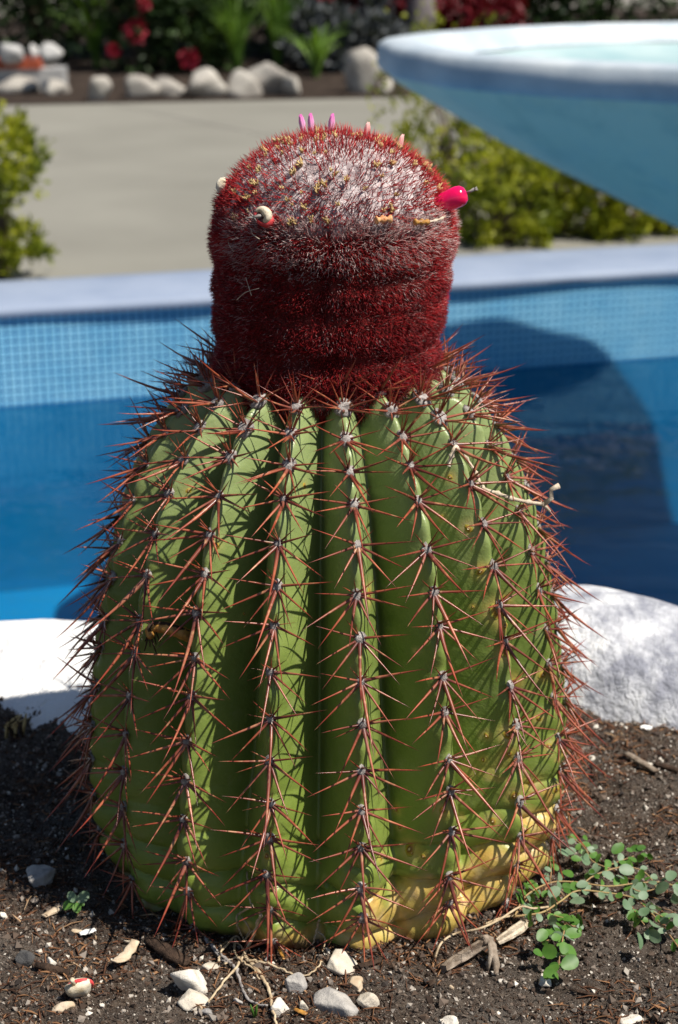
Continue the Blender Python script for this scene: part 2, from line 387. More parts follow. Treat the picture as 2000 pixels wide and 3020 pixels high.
M['whitewall'] = simple('whitewash', (0.26, 0.26, 0.27), (0.55, 0.54, 0.52), 3, 0.9, 0.1, 0.3, 0.005, True)

# ------------------------------------------------------------------ THE SETTING: planter soil, bank, pool, paving, far bed
ZC = -0.5577; ZW = -0.855                     # coping top, water level
A = on_z(0, 905, ZC); B = on_z(2000, 785, ZC)  # top edge of the far pool wall
WDIR = Vector((B.x - A.x, B.y - A.y, 0)).normalized(); WANG = math.atan2(WDIR.y, WDIR.x)
WN = Vector((WDIR.y, -WDIR.x, 0))             # wall normal, towards the camera
def wpt(u, v, z): return Vector((A.x, A.y, 0)) + WDIR * u - WN * v + Vector((0, 0, z))   # u along the wall, v behind it

def soil_h(x, y):
    x = np.asarray(x, dtype=float); y = np.asarray(y, dtype=float)
    h = 0.0045 * fbm(x * 16, y * 16, 3, 3) + 0.0021 * fbm(x * 95, y * 95, 3, 21) + 0.0009 * vnoise(x * 420, y * 420, 5)
    h += 0.010 * smooth(0.06, 0.16, y) * smooth(-0.02, -0.2, x)
    return h - 0.002
nx, ny = 520, 380
gx = np.linspace(-0.42, 0.42, nx); gy = np.linspace(-0.36, 0.30, ny)
GX, GY = np.meshgrid(gx, gy)
GZ = soil_h(GX, GY)
edge = np.minimum(np.minimum(GX + 0.42, 0.42 - GX), np.minimum(GY + 0.36, 0.30 - GY))
GZ = GZ * smooth(0, 0.03, edge) + 0.001
idx = np.arange(nx * ny).reshape(ny, nx)
quads = np.stack([idx[:-1, :-1].ravel(), idx[:-1, 1:].ravel(), idx[1:, 1:].ravel(), idx[1:, :-1].ravel()], 1)
soilV = np.stack([GX.ravel(), GY.ravel(), GZ.ravel()], 1)
soil = obj('planter_soil', fast_mesh('planter_soil', soilV, [quads], True, None, M['soil']))
tag(soil, 'dark sandy soil strewn with fibres around the cactus', 'soil', kind='structure')
soil_bvh = BVHTree.FromPolygons([tuple(v) for v in soilV[::1].tolist()], quads.tolist())

b = MB().box((-5, -5, -1.7), (5, 0.30, -0.006))
tag(b.build('planter_bank', M['soil'], smooth=False), 'raised earth bank that holds the cactus bed', 'bank', kind='structure')

# pool
b = MB(); f = [wpt(-4, 0.0, -1.45), wpt(7, 0.0, -1.45), wpt(7, -5.2, -1.45), wpt(-4, -5.2, -1.45)]
b.add(f, [(3, 2, 1, 0)])
tag(b.build('pool_floor', M['poolfloor'], smooth=False), 'deep blue painted floor of the pool', 'pool', kind='structure')
b = MB(); U = 44; Vv = 22
pts = [wpt(-4 + 11 * i / U, 0.012 - 4.9 * j / Vv, ZW) for j in range(Vv + 1) for i in range(U + 1)]
b.add(pts, [(j * (U + 1) + i, (j + 1) * (U + 1) + i, (j + 1) * (U + 1) + i + 1, j * (U + 1) + i + 1) for j in range(Vv) for i in range(U)])
tag(b.build('pool_water', M['water']), 'rippled deep blue pool water behind the cactus', 'water', kind='structure')

wall = empty('pool_wall', wpt(0, 0, ZC)); wall.rotation_euler = (0, 0, WANG)
tag(wall, 'pool wall faced with light blue mosaic tiles below the pale coping', 'pool wall')
b = MB().box((-4, 0.003, -0.309), (7, 0.30, -0.032)); b.build('grout_bed', M['grout'], wall, smooth=False)
MB().box((-4, 0.001, -0.95), (7, 0.30, -0.309)).build('lower_wall', M['poolfloor'], wall, smooth=False)
PIT = 0.025; TS = 0.0200
def tile_geo():
    h = TS / 2; e = 0.0016
    V = [(-h, 0, -h), (h, 0, -h), (h, 0, h), (-h, 0, h), (-h + e, -0.003, -h + e), (h - e, -0.003, -h + e), (h - e, -0.003, h - e), (-h + e, -0.003, h - e)]
    return np.array(V), np.array([(4, 5, 6, 7), (0, 1, 5, 4), (1, 2, 6, 5), (2, 3, 7, 6), (3, 0, 4, 7)])
TV, TF = tile_geo()
tile_me = fast_mesh('tile', TV, [TF], False, None, M['tile'])
cells = [(i, j) for i in range(-70, 170) for j in range(0, 11)]
def tile_loc(i, j): return (i * PIT, 0.0035, -0.032 - (j + 0.5) * PIT)
near = sorted([c for c in cells if 0 <= c[0] <= 27 and c[1] < 11], key=lambda c: (c[0], c[1]))[:300]
nearset = set(near)
for (i, j) in near: obj('tile', tile_me, wall, tile_loc(i, j))
rest = np.array([tile_loc(*c) for c in cells if c not in nearset])
RV = (TV[None] + rest[:, None, :]).reshape(-1, 3)
RF = (TF[None] + (np.arange(len(rest)) * 8)[:, None, None]).reshape(-1, 4)
o = obj('tile', fast_mesh('tile_rest', RV, [RF], False, None, M['tile']), wall); o['kind'] = 'stuff'

cop = empty('pool_coping', wpt(0, 0, ZC)); cop.rotation_euler = (0, 0, WANG)
tag(cop, 'pale lilac blue painted coping along the far edge of the pool', 'coping')
b = MB(); prof = [(-0.012, -0.034), (-0.018, -0.022), (-0.014, -0.008), (0.0, 0.0), (0.30, 0.006), (0.36, 0.004), (0.37, -0.01), (0.37, -0.05)]
nn = 56; V = [(-4 + 11 * i / nn, y + 0.004 * math.sin(i * 1.3), z) for i in range(nn + 1) for (y, z) in prof]; k = len(prof)
b.add(V, [(i * k + j, (i + 1) * k + j, (i + 1) * k + j + 1, i * k + j + 1) for i in range(nn) for j in range(k - 1)])
b.build('coping_slab', M['coping'], cop)

# ground with the pool's opening, then the paving on it
b = MB(); z = ZC - 0.03
inn = [wpt(-4, 0.10, z), wpt(7, 0.10, z), wpt(7, -5.4, z), wpt(-4, -5.4, z)]
out = [Vector((-160, 220, z)), Vector((160, 220, z)), Vector((160, -100, z)), Vector((-160, -100, z))]
b.add(inn + out, [(0, 1, 5, 4), (1, 2, 6, 5), (2, 3, 7, 6), (3, 0, 4, 7)])
tag(b.build('ground', M['ground'], smooth=False), 'pale gravelly ground around pool and planting', 'ground', kind='structure')
PF0 = on_z(0, 312, ZC - 0.012); PF1 = on_z(1250, 286, ZC - 0.012); pd = (PF1 - PF0).normalized()
pave = MB(); z = ZC - 0.012
L0 = PF0 - pd * 9; L1 = PF0 + pd * 14
N0 = wpt(-7, 0.36, z); N1 = wpt(13, 0.36, z)
pave.add([N0, N1, Vector((L1.x, L1.y, z)), Vector((L0.x, L0.y, z))], [(0, 1, 2, 3)])
tag(pave.build('paving', M['paving'], smooth=False), 'pale grey concrete paving beyond the pool', 'paving', kind='structure')
def strip(p, q, w, z):
    p = Vector((p.x, p.y, z)); q = Vector((q.x, q.y, z)); d = (q - p).normalized(); s_ = Vector((-d.y, d.x, 0)) * w / 2
    return MB().add([p - s_, q - s_, q + s_, p + s_], [(0, 1, 2, 3)])
jn = strip(on_z(330, 308, z), on_z(1300, 500, z), 0.012, z + 0.003)
tag(jn.build('paving_joint', M['joint'], smooth=False), 'narrow dark joint crossing the concrete paving', 'paving joint', kind='structure')
bed = MB(); zb = z + 0.004
Lb0 = L0; Lb1 = L1
bed.add([Vector((Lb0.x, Lb0.y, zb)), Vector((Lb1.x, Lb1.y, zb)), Vector((Lb1.x, Lb1.y + 9, zb + 0.1)), Vector((Lb0.x, Lb0.y + 9, zb + 0.1))], [(0, 1, 2, 3)])
tag(bed.build('garden_bed', M['bedsoil'], smooth=False), 'dark garden bed at the end of the paving', 'garden bed', kind='structure')
ZP = ZC - 0.012

# ------------------------------------------------------------------ CACTUS
CX = -0.0065
cactus = empty('cactus', (CX, 0, 0))
tag(cactus, 'ribbed green barrel cactus with red bristly cap and long brown spines', 'cactus')
NR = 18; TH0 = R(7.8)                          # rib angle measured from -Y (towards the camera) to +X
PROF = [(0.126, -0.014), (0.1305, 0.0), (0.1345, 0.016), (0.1375, 0.036), (0.1380, 0.06), (0.1362, 0.085), (0.1325, 0.112), (0.1275, 0.142), (0.1220, 0.17),
        (0.1150, 0.197), (0.1060, 0.222), (0.0955, 0.242), (0.0835, 0.259), (0.070, 0.272), (0.056, 0.280), (0.040, 0.284)]
pc = catmull([(r, 0, h) for r, h in PROF], 60)
pr = np.array([p.x for p in pc]); ph = np.array([p.z for p in pc])
ps = np.concatenate([[0], np.cumsum(np.hypot(np.diff(pr), np.diff(ph)))]); SL = ps[-1]
S0 = float(np.interp(0.0, ph[:300], ps[:300]))   # arc length at soil level
def crest(s): return np.interp(s, ps, pr), np.interp(s, ps, ph)
SPC = 0.0216
_ss = np.linspace(0, SL, 4000); _u = (_ss - S0) / (SL - S0)
_idx = np.concatenate([[0], np.cumsum(np.diff(_ss) / (SPC * (1 - 0.28 * smooth(0.66, 0.92, _u[1:]))))]); _idx -= np.interp(S0, _ss, _idx)
def s_to_idx(s): return np.interp(s, _ss, _idx)
def idx_to_s(i): return float(np.interp(i, _idx, _ss))
rib_off = [rnd.uniform(-0.006, 0.006) for _ in range(NR)]
rib_off[0] = 0.002
def rib_depth(s):
    t = (s - S0) / (SL - S0)
    return 0.033 * smooth(-0.10, 0.36, t) * (1 - 0.45 * smooth(0.6, 1.0, t)) * 1.0 + 0.006
sv = np.concatenate([np.linspace(0, 0.13, 150), np.linspace(0.13, SL, 170)[1:]])
ntheta = NR * 28
tv = np.arange(ntheta) * 2 * np.pi / ntheta
SS, TT = np.meshgrid(sv, tv, indexing='ij')
RC, HC = crest(SS)
phi = NR * (TT - TH0) / 2
cc = np.abs(np.cos(phi))
ribk = np.floor((TT - TH0) * NR / (2 * np.pi) + 0.5).astype(int) % NR
off = np.array(rib_off)[ribk]
xx = np.arccos(np.clip(cc, 0, 1)) / (np.pi / 2)          # 0 on the crest, 1 in the groove
lin = 1 - (np.sqrt(xx ** 2 + 0.16 ** 2) - 0.16) / (math.sqrt(1 + 0.16 ** 2) - 0.16)
prof_c = 0.30 * cc + 0.70 * lin
rr = RC - rib_depth(SS) * (1 - prof_c)
# tubercles between the spine cushions
tub = -np.cos(2 * np.pi * (s_to_idx(SS) - off / SPC))
rr += 0.0009 * tub * cc ** 6 * smooth(0.0, 0.06, SS - S0 + 0.02)
# accordion folds near the soil
hw = HC + 0.0035 * np.sin(3 * TT + 1.0) + 0.0028 * np.sin(7 * TT) + 0.003 * vnoise(TT * 9, HC * 30, 4) + 0.004 * (1 - cc)
def fold(hh, per, ph_): return np.abs(np.sin(np.pi * (hh / per + ph_))) ** 0.36 - 1
cam_side = 0.5 + 0.5 * np.cos(TT - R(25))
rr += 0.0088 * fold(hw, 0.0215, 0.2) * (1 - smooth(0.040, 0.078, HC)) * (0.55 + 0.45 * cam_side)
rr += 0.0018 * fold(hw + 0.003 * np.sin(11 * TT), 0.0255, 0.55) * smooth(0.045, 0.066, HC) * (1 - smooth(0.085, 0.125, HC)) * cc
rr += 0.0012 * fbm(TT * 14, HC * 60, 3, 8) * (0.4 + 0.8 * (1 - smooth(0.02, 0.08, HC)))
bx = rr * np.sin(TT) + 0.0; by = -rr * np.cos(TT); bz = HC + 0 * TT
BV = np.stack([bx.ravel(), by.ravel(), bz.ravel()], 1)
ns = len(sv); I = np.arange(ns * ntheta).reshape(ns, ntheta); In = np.roll(I, -1, axis=1)
BQ = np.stack([I[:-1].ravel(), In[:-1].ravel(), In[1:].ravel(), I[1:].ravel()], 1)
deg = np.degrees((TT + np.pi) % (2 * np.pi) - np.pi)
zt = np.interp(deg, [-60, -30, -16, -8, -2, 5, 9, 20, 30, 38, 46, 54, 66, 80, 110], [-0.03, -0.02, 0.012, 0.010, -0.004, 0.008, 0.030, 0.027, 0.026, 0.030, 0.034, 0.042, 0.040, 0.030, -0.02])
zt = zt + 0.005 + 0.009 * fbm(TT * 12, HC * 55, 3, 31)
yel = smooth(-0.004, 0.005, zt - HC) * (0.75 + 0.25 * vnoise(TT * 40, HC * 220, 2))
wart = smooth(0.35, 0.8, fbm(TT * 22, HC * 110, 3, 77)) * smooth(25, 45, deg) * (1 - smooth(80, 95, deg)) * (1 - smooth(0.05, 0.11, HC)) * 0.85
yel = np.clip(np.maximum(yel, wart), 0, 1)
brown = smooth(0.55, 0.9, fbm(TT * 16, HC * 75, 3, 51) + 0.2) * yel * 0.55 + smooth(0.006, -0.004, HC - 0.004 * vnoise(TT * 20, HC * 0, 6)) * 0.7
pale = smooth(0.16, 0.27, HC) * 0.75
body = obj('body', fast_mesh('body', BV, [BQ], True, {'yel': yel.ravel(), 'brown': np.clip(brown, 0, 1).ravel(), 'pale': pale.ravel()}, M['skin']), cactus)
BVW = BV + np.array([CX, 0, 0])
body_bvh = BVHTree.FromPolygons(BVW.tolist(), BQ.tolist())

def cast(px, py, bvhs, lift=0.0):
    """first point the pixel's line of sight meets on the given surfaces, moved lift metres off it"""
    d = ray(px, py).normalized(); best = None
    for bv in bvhs:
        h = bv.ray_cast(CAM, d)
        if h[0] is not None and (best is None or h[3] < best[3]): best = h
    if best is None: return None, None
    return best[0] - d * lift, best[1]

# spines: a few unit-length shapes, scaled by length
def spine_geo(rad, bend, wob, sides=6, rings=7):
    V = []; T = []
    for i in range(rings):
        t = i / (rings - 1)
        r = rad * (1 - t) ** 0.75 if t > 0.06 else rad * 1.12
        if i == rings - 1: r = rad * 0.03
        cxx = bend * (t ** 2) + wob * math.sin(t * 5)
        for k in range(sides):
            a = 2 * math.pi * k / sides
            V.append((cxx + r * math.cos(a), r * math.sin(a), t)); T.append(t)
    q = [(i * sides + k, i * sides + (k + 1) % sides, (i + 1) * sides + (k + 1) % sides, (i + 1) * sides + k) for i in range(rings - 1) for k in range(sides)]
    return np.array(V), np.array(q), np.array(T)
VAR = [spine_geo(0.029, 0.02, 0.006), spine_geo(0.028, -0.07, 0.004), spine_geo(0.030, 0.09, -0.006), spine_geo(0.028, -0.02, 0.010),
       spine_geo(0.043, 0.03, 0.004), spine_geo(0.041, -0.05, 0.0), spine_geo(0.027, 0.12, 0.004), spine_geo(0.027, -0.12, 0.006)]
VAR_ME = [fast_mesh('spine', v, [q], True, {'t': t}, M['spine']) for v, q, t in VAR]

# woolly cushion shapes
CUSH = []
for sd in range(5):
    V, F = ico(2)
    nz = np.array([mnoise.fractal(Vector(v) * 2.6 + Vector((sd * 9, 0, 0)), 1.0, 2.0, 4) for v in V])
    P = V * (1 + 0.35 * nz)[:, None] * np.array([0.0028, 0.0034, 0.0017])
    CUSH.append(fast_mesh('areole', P, [F], True, None, M['wool']))

areoles = []
for k in range(NR):
    th = TH0 + 2 * math.pi * k / NR
    j = 0
    while True:
        sj = idx_to_s(j + rib_off[k] / SPC)
        u = (sj - S0) / (SL - S0)
        if u > 0.955 or j > 60: break
        if u > 0.01:
            sj2 = sj + rnd.uniform(-0.0026, 0.0026)
            r, h = crest(sj2); r = float(r) - 0.0012; h = float(h)
            r1, h1 = crest(sj2 + 0.002); r0, h0 = crest(sj2 - 0.002)
            tr_, tz_ = float(r1 - r0), float(h1 - h0); l_ = math.hypot(tr_, tz_); tr_ /= l_; tz_ /= l_
            er = Vector((math.sin(th), -math.cos(th), 0)); T_ = Vector((math.cos(th), math.sin(th), 0))
            U_ = er * tr_ + Vector((0, 0, tz_)); N_ = er * tz_ - Vector((0, 0, tr_))
            jit = rnd.uniform(-0.0012, 0.0012)
            areoles.append((er * r + Vector((0, 0, h)) + T_ * jit, T_, U_, N_, u, k))
        j += 1

def spine_set(u, g):
    """(turn from up, rise from surface, length, shape index) of one cushion"""
    L = []
    young = float(smooth(0.66, 0.9, u)); old = 1 - float(smooth(0.02, 0.18, u))
    def S(ang, el, ln, kind):
        L.append((R(ang + g.gauss(0, 7)), R(min(78, max(6, el + g.gauss(0, 6) + 16 * young))), ln * g.uniform(0.80, 1.14) * (g.uniform(0.35, 0.6) if g.random() < 0.05 else 1.0) * (1 - 0.22 * old) * (1 - 0.16 * young), kind))
    S(180 + g.uniform(-10, 10), 36, 0.0395, g.choice((0, 2, 6)))
    for sgn in (-1, 1):
        S(sgn * 145, 27, 0.0315, g.choice((0, 1, 3)))
        S(sgn * 112, 21, 0.0305, g.choice((0, 1, 2, 3)))
        S(sgn * 83, 22, 0.0285, g.choice((1, 2, 3)))
        if g.random() < 0.85: S(sgn * 48, 30, 0.013 + 0.011 * young, 4 if young < 0.5 else 3)
    if g.random() < 0.8: S(g.uniform(-25, 25), 48, 0.0125 + 0.012 * young, 5 if young < 0.5 else 1)
    if g.random() < 0.75: S(g.uniform(-30, 30), 72, 0.017, 4)
    if young > 0.3:
        for _ in range(int(3 * young + 0.5)): S(g.uniform(-70, 70), 55, g.uniform(0.017, 0.027), g.choice((0, 1, 3)))
    return L

camdir = lambda p: (CAM - p).normalized()
def score(a):
    p = a[0] + Vector((CX, 0, 0)); return a[3].dot(camdir(p)) - (0.5 if a[4] > 0.86 else 0)
order = sorted(range(len(areoles)), key=lambda i: -score(areoles[i]))
rank = {i: n for n, i in enumerate(order)}
n_ind = 0; stuffV = []; stuffQ = []; stuffT = []; stuffR = []; nv = 0
for i in order:
    p, T_, U_, N_, u, k = areoles[i]
    g = random.Random(1000 + i)
    o = obj('areole', CUSH[i % 5], cactus)
    fr = Matrix((T_, U_, N_)).transposed()       # columns: right, up along the rib, out
    o.location = p + N_ * 0.0003
    o.rotation_mode = 'QUATERNION'; o.rotation_quaternion = fr.to_quaternion()
    sc_ = g.uniform(0.85, 1.15) * (1 + 0.55 * float(smooth(0.76, 0.90, u))); o.scale = (sc_, sc_, sc_)
    for (ang, el, ln, kind) in spine_set(u, g):
        d = Vector((math.sin(ang) * math.cos(el), math.cos(ang) * math.cos(el), math.sin(el)))
        # local frame of the spine: z along d, x = away from the surface (the plane in which it bends)
        x = (Vector((0, 0, 1)) - d * d.z); x = x.normalized() if x.length > 1e-4 else Vector((1, 0, 0))
        y = d.cross(x)
        q = Matrix((x, y, d)).transposed()
        root = Vector((math.sin(ang) * 0.0012, math.cos(ang) * 0.0016, 0.0002))
        if n_ind < 300:
            so = obj('spine', VAR_ME[kind], o); so.location = root / sc_
            so.rotation_mode = 'QUATERNION'; so.rotation_quaternion = q.to_quaternion(); so.scale = (ln / sc_,) * 3
            n_ind += 1
        else:
            V, Q, Tt = VAR[kind]
            W = np.array(fr @ q) * ln
            off_ = np.array(p + N_ * 0.0003 + fr @ root)
            stuffV.append(V @ W.T + off_); stuffQ.append(Q + nv); stuffT.append(Tt); stuffR.append(np.full(len(V), g.random())); nv += len(V)
o = obj('spine', fast_mesh('spine_rest', np.concatenate(stuffV), [np.concatenate(stuffQ)], True, {'t': np.concatenate(stuffT), 'rnd': np.concatenate(stuffR)}, M['spine']), cactus); o['kind'] = 'stuff'

# scars on the skin
SV, SF = [], []
rings = [0.0, 0.22, 0.42, 0.7, 1.0]; hts = [0.42, 0.40, 0.25, 0.10, -0.04]
for i, (r_, h_) in enumerate(zip(rings, hts)):
    for k in range(10):
        a_ = 2 * math.pi * k / 10; w = 1 + 0.12 * math.sin(3 * a_ + i)
        SV.append((r_ * w * math.cos(a_), r_ * w * math.sin(a_), h_))
SF = [(i * 10 + k, i * 10 + (k + 1) % 10, (i + 1) * 10 + (k + 1) % 10, (i + 1) * 10 + k) for i in range(4) for k in range(10)]
SF = [f for f in SF if f[0] >= 10] + []
cen = [(0 + k, 10 + k, 10 + (k + 1) % 10) for k in range(10)]
scar_me = fast_mesh('scar', SV, [SF, cen], True, {'v': [rings[i // 10] for i in range(50)]}, M['scar'])
SC = [(1382, 1559, 12), (1417, 1685, 13), (1445, 1674, 8), (1488, 1769, 12), (1465, 1803, 20), (1488, 1846, 12), (1491, 1924, 14), (1089, 1751, 15), (1328, 1407, 8),
      (1302, 1525, 7), (1513, 2013, 16), (1497, 2166, 15), (1501, 2223, 13), (1565, 2309, 17), (1517, 2345, 14), (1306, 2389, 12), (1454, 2421, 12), (1545, 2450, 18),
      (1210, 2504, 18), (1249, 2526, 10), (1169, 2386, 9), (1124, 2529, 10), (556, 1447, 9), (637, 1608, 11), (898, 1432, 8), (765, 2585, 11), (757, 2565, 7), (806, 2476, 7),
      (788, 2525, 12), (797, 2620, 9), (1215, 2515, 9), (1113, 2220, 6), (1435, 2170, 9), (1425, 2240, 8), (1600, 1990, 12), (1590, 2120, 10), (1620, 2200, 10), (1395, 1790, 6),
      (1640, 2330, 12), (1470, 2480, 10), (1400, 2330, 6), (1180, 2440, 8), (720, 1810, 5), (1230, 1920, 5)]
for (px, py, rp) in SC:
    p, nrm = cast(px, py, [body_bvh], 0.0)
    if p is None: continue
    if nrm.dot(ray(px, py)) > 0: nrm = -nrm
    o = obj('scar', scar_me, cactus); o.location = p - Vector((CX, 0, 0)); o.rotation_mode = 'QUATERNION'
    o.rotation_quaternion = Quaternion(nrm, rnd.uniform(0, 6)) @ nrm.to_track_quat('Z', 'Y'); s_ = rp * 0.000175
    o.scale = (s_, s_ * rnd.uniform(1.0, 1.5), s_ * 0.8)

hal = np.zeros(len(BV)); BVl = BV
for o_ in [c for c in cactus.children if c.name.startswith('scar')]:
    d2 = np.sum((BVl - np.array(o_.location)) ** 2, axis=1); w_ = (o_.scale[0] * 1.9) ** 2
    hal = np.maximum(hal, 0.75 * np.exp(-d2 / w_) * (1 if o_.location.x > 0.02 else 0.35))
body.data.attributes['yel'].data.foreach_set('value', np.maximum(yel.ravel(), hal).astype(np.float32))

# cap (cephalium)
CAP = [(0.050, 0.262), (0.0575, 0.272), (0.0590, 0.281), (0.0584, 0.289), (0.0570, 0.2945), (0.0592, 0.301), (0.0600, 0.309), (0.0596, 0.3155), (0.0588, 0.319), (0.0600, 0.3235), (0.0604, 0.330), (0.0596, 0.3352),
       (0.0606, 0.341), (0.0612, 0.349), (0.0606, 0.358), (0.0584, 0.3660), (0.0548, 0.3732), (0.0498, 0.3808), (0.0428, 0.3878), (0.0338, 0.3932), (0.0220, 0.3972), (0.0110, 0.3992), (0.0008, 0.3998)]
cpts = catmull([(r, 0, h) for r, h in CAP], 10)
cr = np.array([p.x for p in cpts]); ch = np.array([p.z for p in cpts])
cs = np.concatenate([[0], np.cumsum(np.hypot(np.diff(cr), np.diff(ch)))])
def lean(h): return 0.0045 * smooth(0.27, 0.38, h)
def cap_r(s, th):
    r = np.interp(s, cs, cr); h = np.interp(s, cs, ch)
    w = 1 + 0.018 * vnoise(th * 1.9 + 5, h * 30, 9) + 0.012 * np.sin(th * 2 + 0.6) * smooth(0.29, 0.34, h)
    hh = h + 0.0025 * np.sin(th + 0.8) * smooth(0.28, 0.30, h) * (1 - smooth(0.36, 0.38, h)) + 0.0012 * vnoise(th * 2.5, h * 8, 12)
    return r * w, hh
csv = np.linspace(0, cs[-1], 150); ct = np.arange(200) * 2 * np.pi / 200
CS, CT = np.meshgrid(csv, ct, indexing='ij'); CR, CH = cap_r(CS, CT)
lump = 0.0008 * fbm(CT * 20, CH * 300, 3, 61)
CR = np.maximum(CR + lump, 0.0005); CHl = CH + lump * smooth(0.37, 0.39, CH)
CV = np.stack([(CR * np.sin(CT) + lean(CH)).ravel(), (-CR * np.cos(CT)).ravel(), CHl.ravel()], 1)
I = np.arange(150 * 200).reshape(150, 200); In = np.roll(I, -1, axis=1)
CQ = np.stack([I[:-1].ravel(), In[:-1].ravel(), In[1:].ravel(), I[1:].ravel()], 1)
woolm = smooth(0.357, 0.368, CH + 0.003 * vnoise(CT * 8, CH * 50, 3))
woolm = np.maximum(woolm, smooth(0.276, 0.270, CH) * 0.8)
capo = obj('cap', fast_mesh('cap', CV, [CQ], True, {'wool': np.clip(woolm, 0, 1).ravel()}, M['felt']), cactus)
cap_bvh = BVHTree.FromPolygons((CV + np.array([CX, 0, 0])).tolist(), CQ.tolist())

def hairs(name, N, srange, wfun, length, lift, rad, mat, seed, spread=0.28, droop=0.0, keep=None):
    """bristles grown out of the cap: N roots between two arc lengths"""
    g = np.random.default_rng(seed)
    s = g.uniform(*srange, N * 3); th = g.uniform(0, 2 * np.pi, N * 3)
    r, h = cap_r(s, th)
    p = (np.interp(s, cs, cr) / 0.0615) * wfun(s, th, h)
    sel = g.random(N * 3) < p
    s, th, r, h = s[sel][:N], th[sel][:N], r[sel][:N], h[sel][:N]; n = len(s)
    e = 0.0008
    dr = np.interp(s + e, cs, cr) - np.interp(s - e, cs, cr); dh = np.interp(s + e, cs, ch) - np.interp(s - e, cs, ch)
    ll = np.hypot(dr, dh); dr /= ll; dh /= ll
    er = np.stack([np.sin(th), -np.cos(th), 0 * th], 1); et = np.stack([np.cos(th), np.sin(th), 0 * th], 1); ez = np.array([0, 0, 1.0])
    Nn = er * dh[:, None] - ez * dr[:, None]; Uu = er * dr[:, None] + ez * dh[:, None]
    root = er * (r - 0.0008)[:, None] + ez * h[:, None]; root[:, 0] += lean(h)
    lf = lift(s, th, h)
    cl = vnoise(th * 34, h * 900, seed) * 0.22        # tufts lean together
    d = Nn + Uu * (lf + cl + g.normal(0, spread, n))[:, None] + et * (0.9 * vnoise(th * 26 + 40, h * 700, seed + 3) * 0.25 + g.normal(0, spread, n))[:, None]
    d /= np.linalg.norm(d, axis=1)[:, None]
    L = length(s, th, h) * g.uniform(0.6, 1.15, n)
    side = np.cross(d, g.normal(size=(n, 3))); side /= np.linalg.norm(side, axis=1)[:, None]; w2 = np.cross(d, side)
    bend = side * (L * g.normal(0, 0.10, n))[:, None] + ez * (-droop * L)[:, None]
    rings = []
    for t, k in ((0.0, 1.0), (0.55, 0.8)):
        c_ = root + d * (L * t)[:, None] + bend * (t * t)
        for a in (0, 2.094, 4.189):
            rings.append(c_ + (side * math.cos(a) + w2 * math.sin(a)) * (rad * k))
    rings.append(root + d * L[:, None] + bend)
    V = np.stack(rings, 1).reshape(-1, 3)
    b0 = (np.arange(n) * 7)[:, None]
    Q = np.concatenate([b0 + np.array([[k, (k + 1) % 3, 3 + (k + 1) % 3, 3 + k]]) for k in range(3)])
    T = np.concatenate([b0 + np.array([[3 + k, 3 + (k + 1) % 3, 6]]) for k in range(3)])
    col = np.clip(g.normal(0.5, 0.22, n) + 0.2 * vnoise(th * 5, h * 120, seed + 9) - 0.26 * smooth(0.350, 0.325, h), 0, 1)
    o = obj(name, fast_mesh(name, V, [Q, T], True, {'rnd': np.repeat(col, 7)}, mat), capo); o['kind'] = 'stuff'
    return o
s_edge = float(np.interp(0.366, ch, cs)); s_top = cs[-1]
side_len = lambda s, th, h: 0.0046 - 0.0010 * np.exp(-((h - 0.3355) / 0.003) ** 2) - 0.0012 * np.exp(-((h - 0.2955) / 0.003) ** 2) + 0.0010 * smooth(0.330, 0.350, h) + 0.0012 * smooth(0.30, 0.275, h) + 0.0010 * vnoise(th * 7, h * 90, 5)
side_lift = lambda s, th, h: 0.30 * np.sin((h - 0.3352 + 0.002 * np.sin(th * 3)) / 0.0205 * 2 * np.pi) + 0.06
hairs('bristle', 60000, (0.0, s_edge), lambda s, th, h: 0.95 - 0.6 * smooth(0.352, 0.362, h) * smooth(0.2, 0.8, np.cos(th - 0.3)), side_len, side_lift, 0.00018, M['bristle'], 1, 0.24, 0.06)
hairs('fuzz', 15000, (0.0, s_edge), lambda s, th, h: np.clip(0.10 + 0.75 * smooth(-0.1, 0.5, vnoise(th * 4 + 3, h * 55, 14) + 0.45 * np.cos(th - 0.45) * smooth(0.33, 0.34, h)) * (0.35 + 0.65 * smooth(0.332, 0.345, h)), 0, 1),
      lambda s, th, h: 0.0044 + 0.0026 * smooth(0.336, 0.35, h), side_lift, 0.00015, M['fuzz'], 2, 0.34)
rimw = lambda s, th, h: np.clip(0.20 + 0.75 * smooth(0.384, 0.366, h) * (0.35 + 0.65 * smooth(-0.2, 0.6, -np.cos(th) + 0.9 * np.abs(np.sin(th - 0.15)) - 0.2)), 0, 1)
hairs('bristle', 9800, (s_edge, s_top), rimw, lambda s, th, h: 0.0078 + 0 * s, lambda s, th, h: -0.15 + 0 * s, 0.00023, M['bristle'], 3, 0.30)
hairs('fuzz', 6000, (s_edge, s_top), lambda s, th, h: 0.8 + 0 * s, lambda s, th, h: 0.0022 + 0 * s, lambda s, th, h: 0.0 * s, 0.00022, M['fuzz'], 4, 0.6)

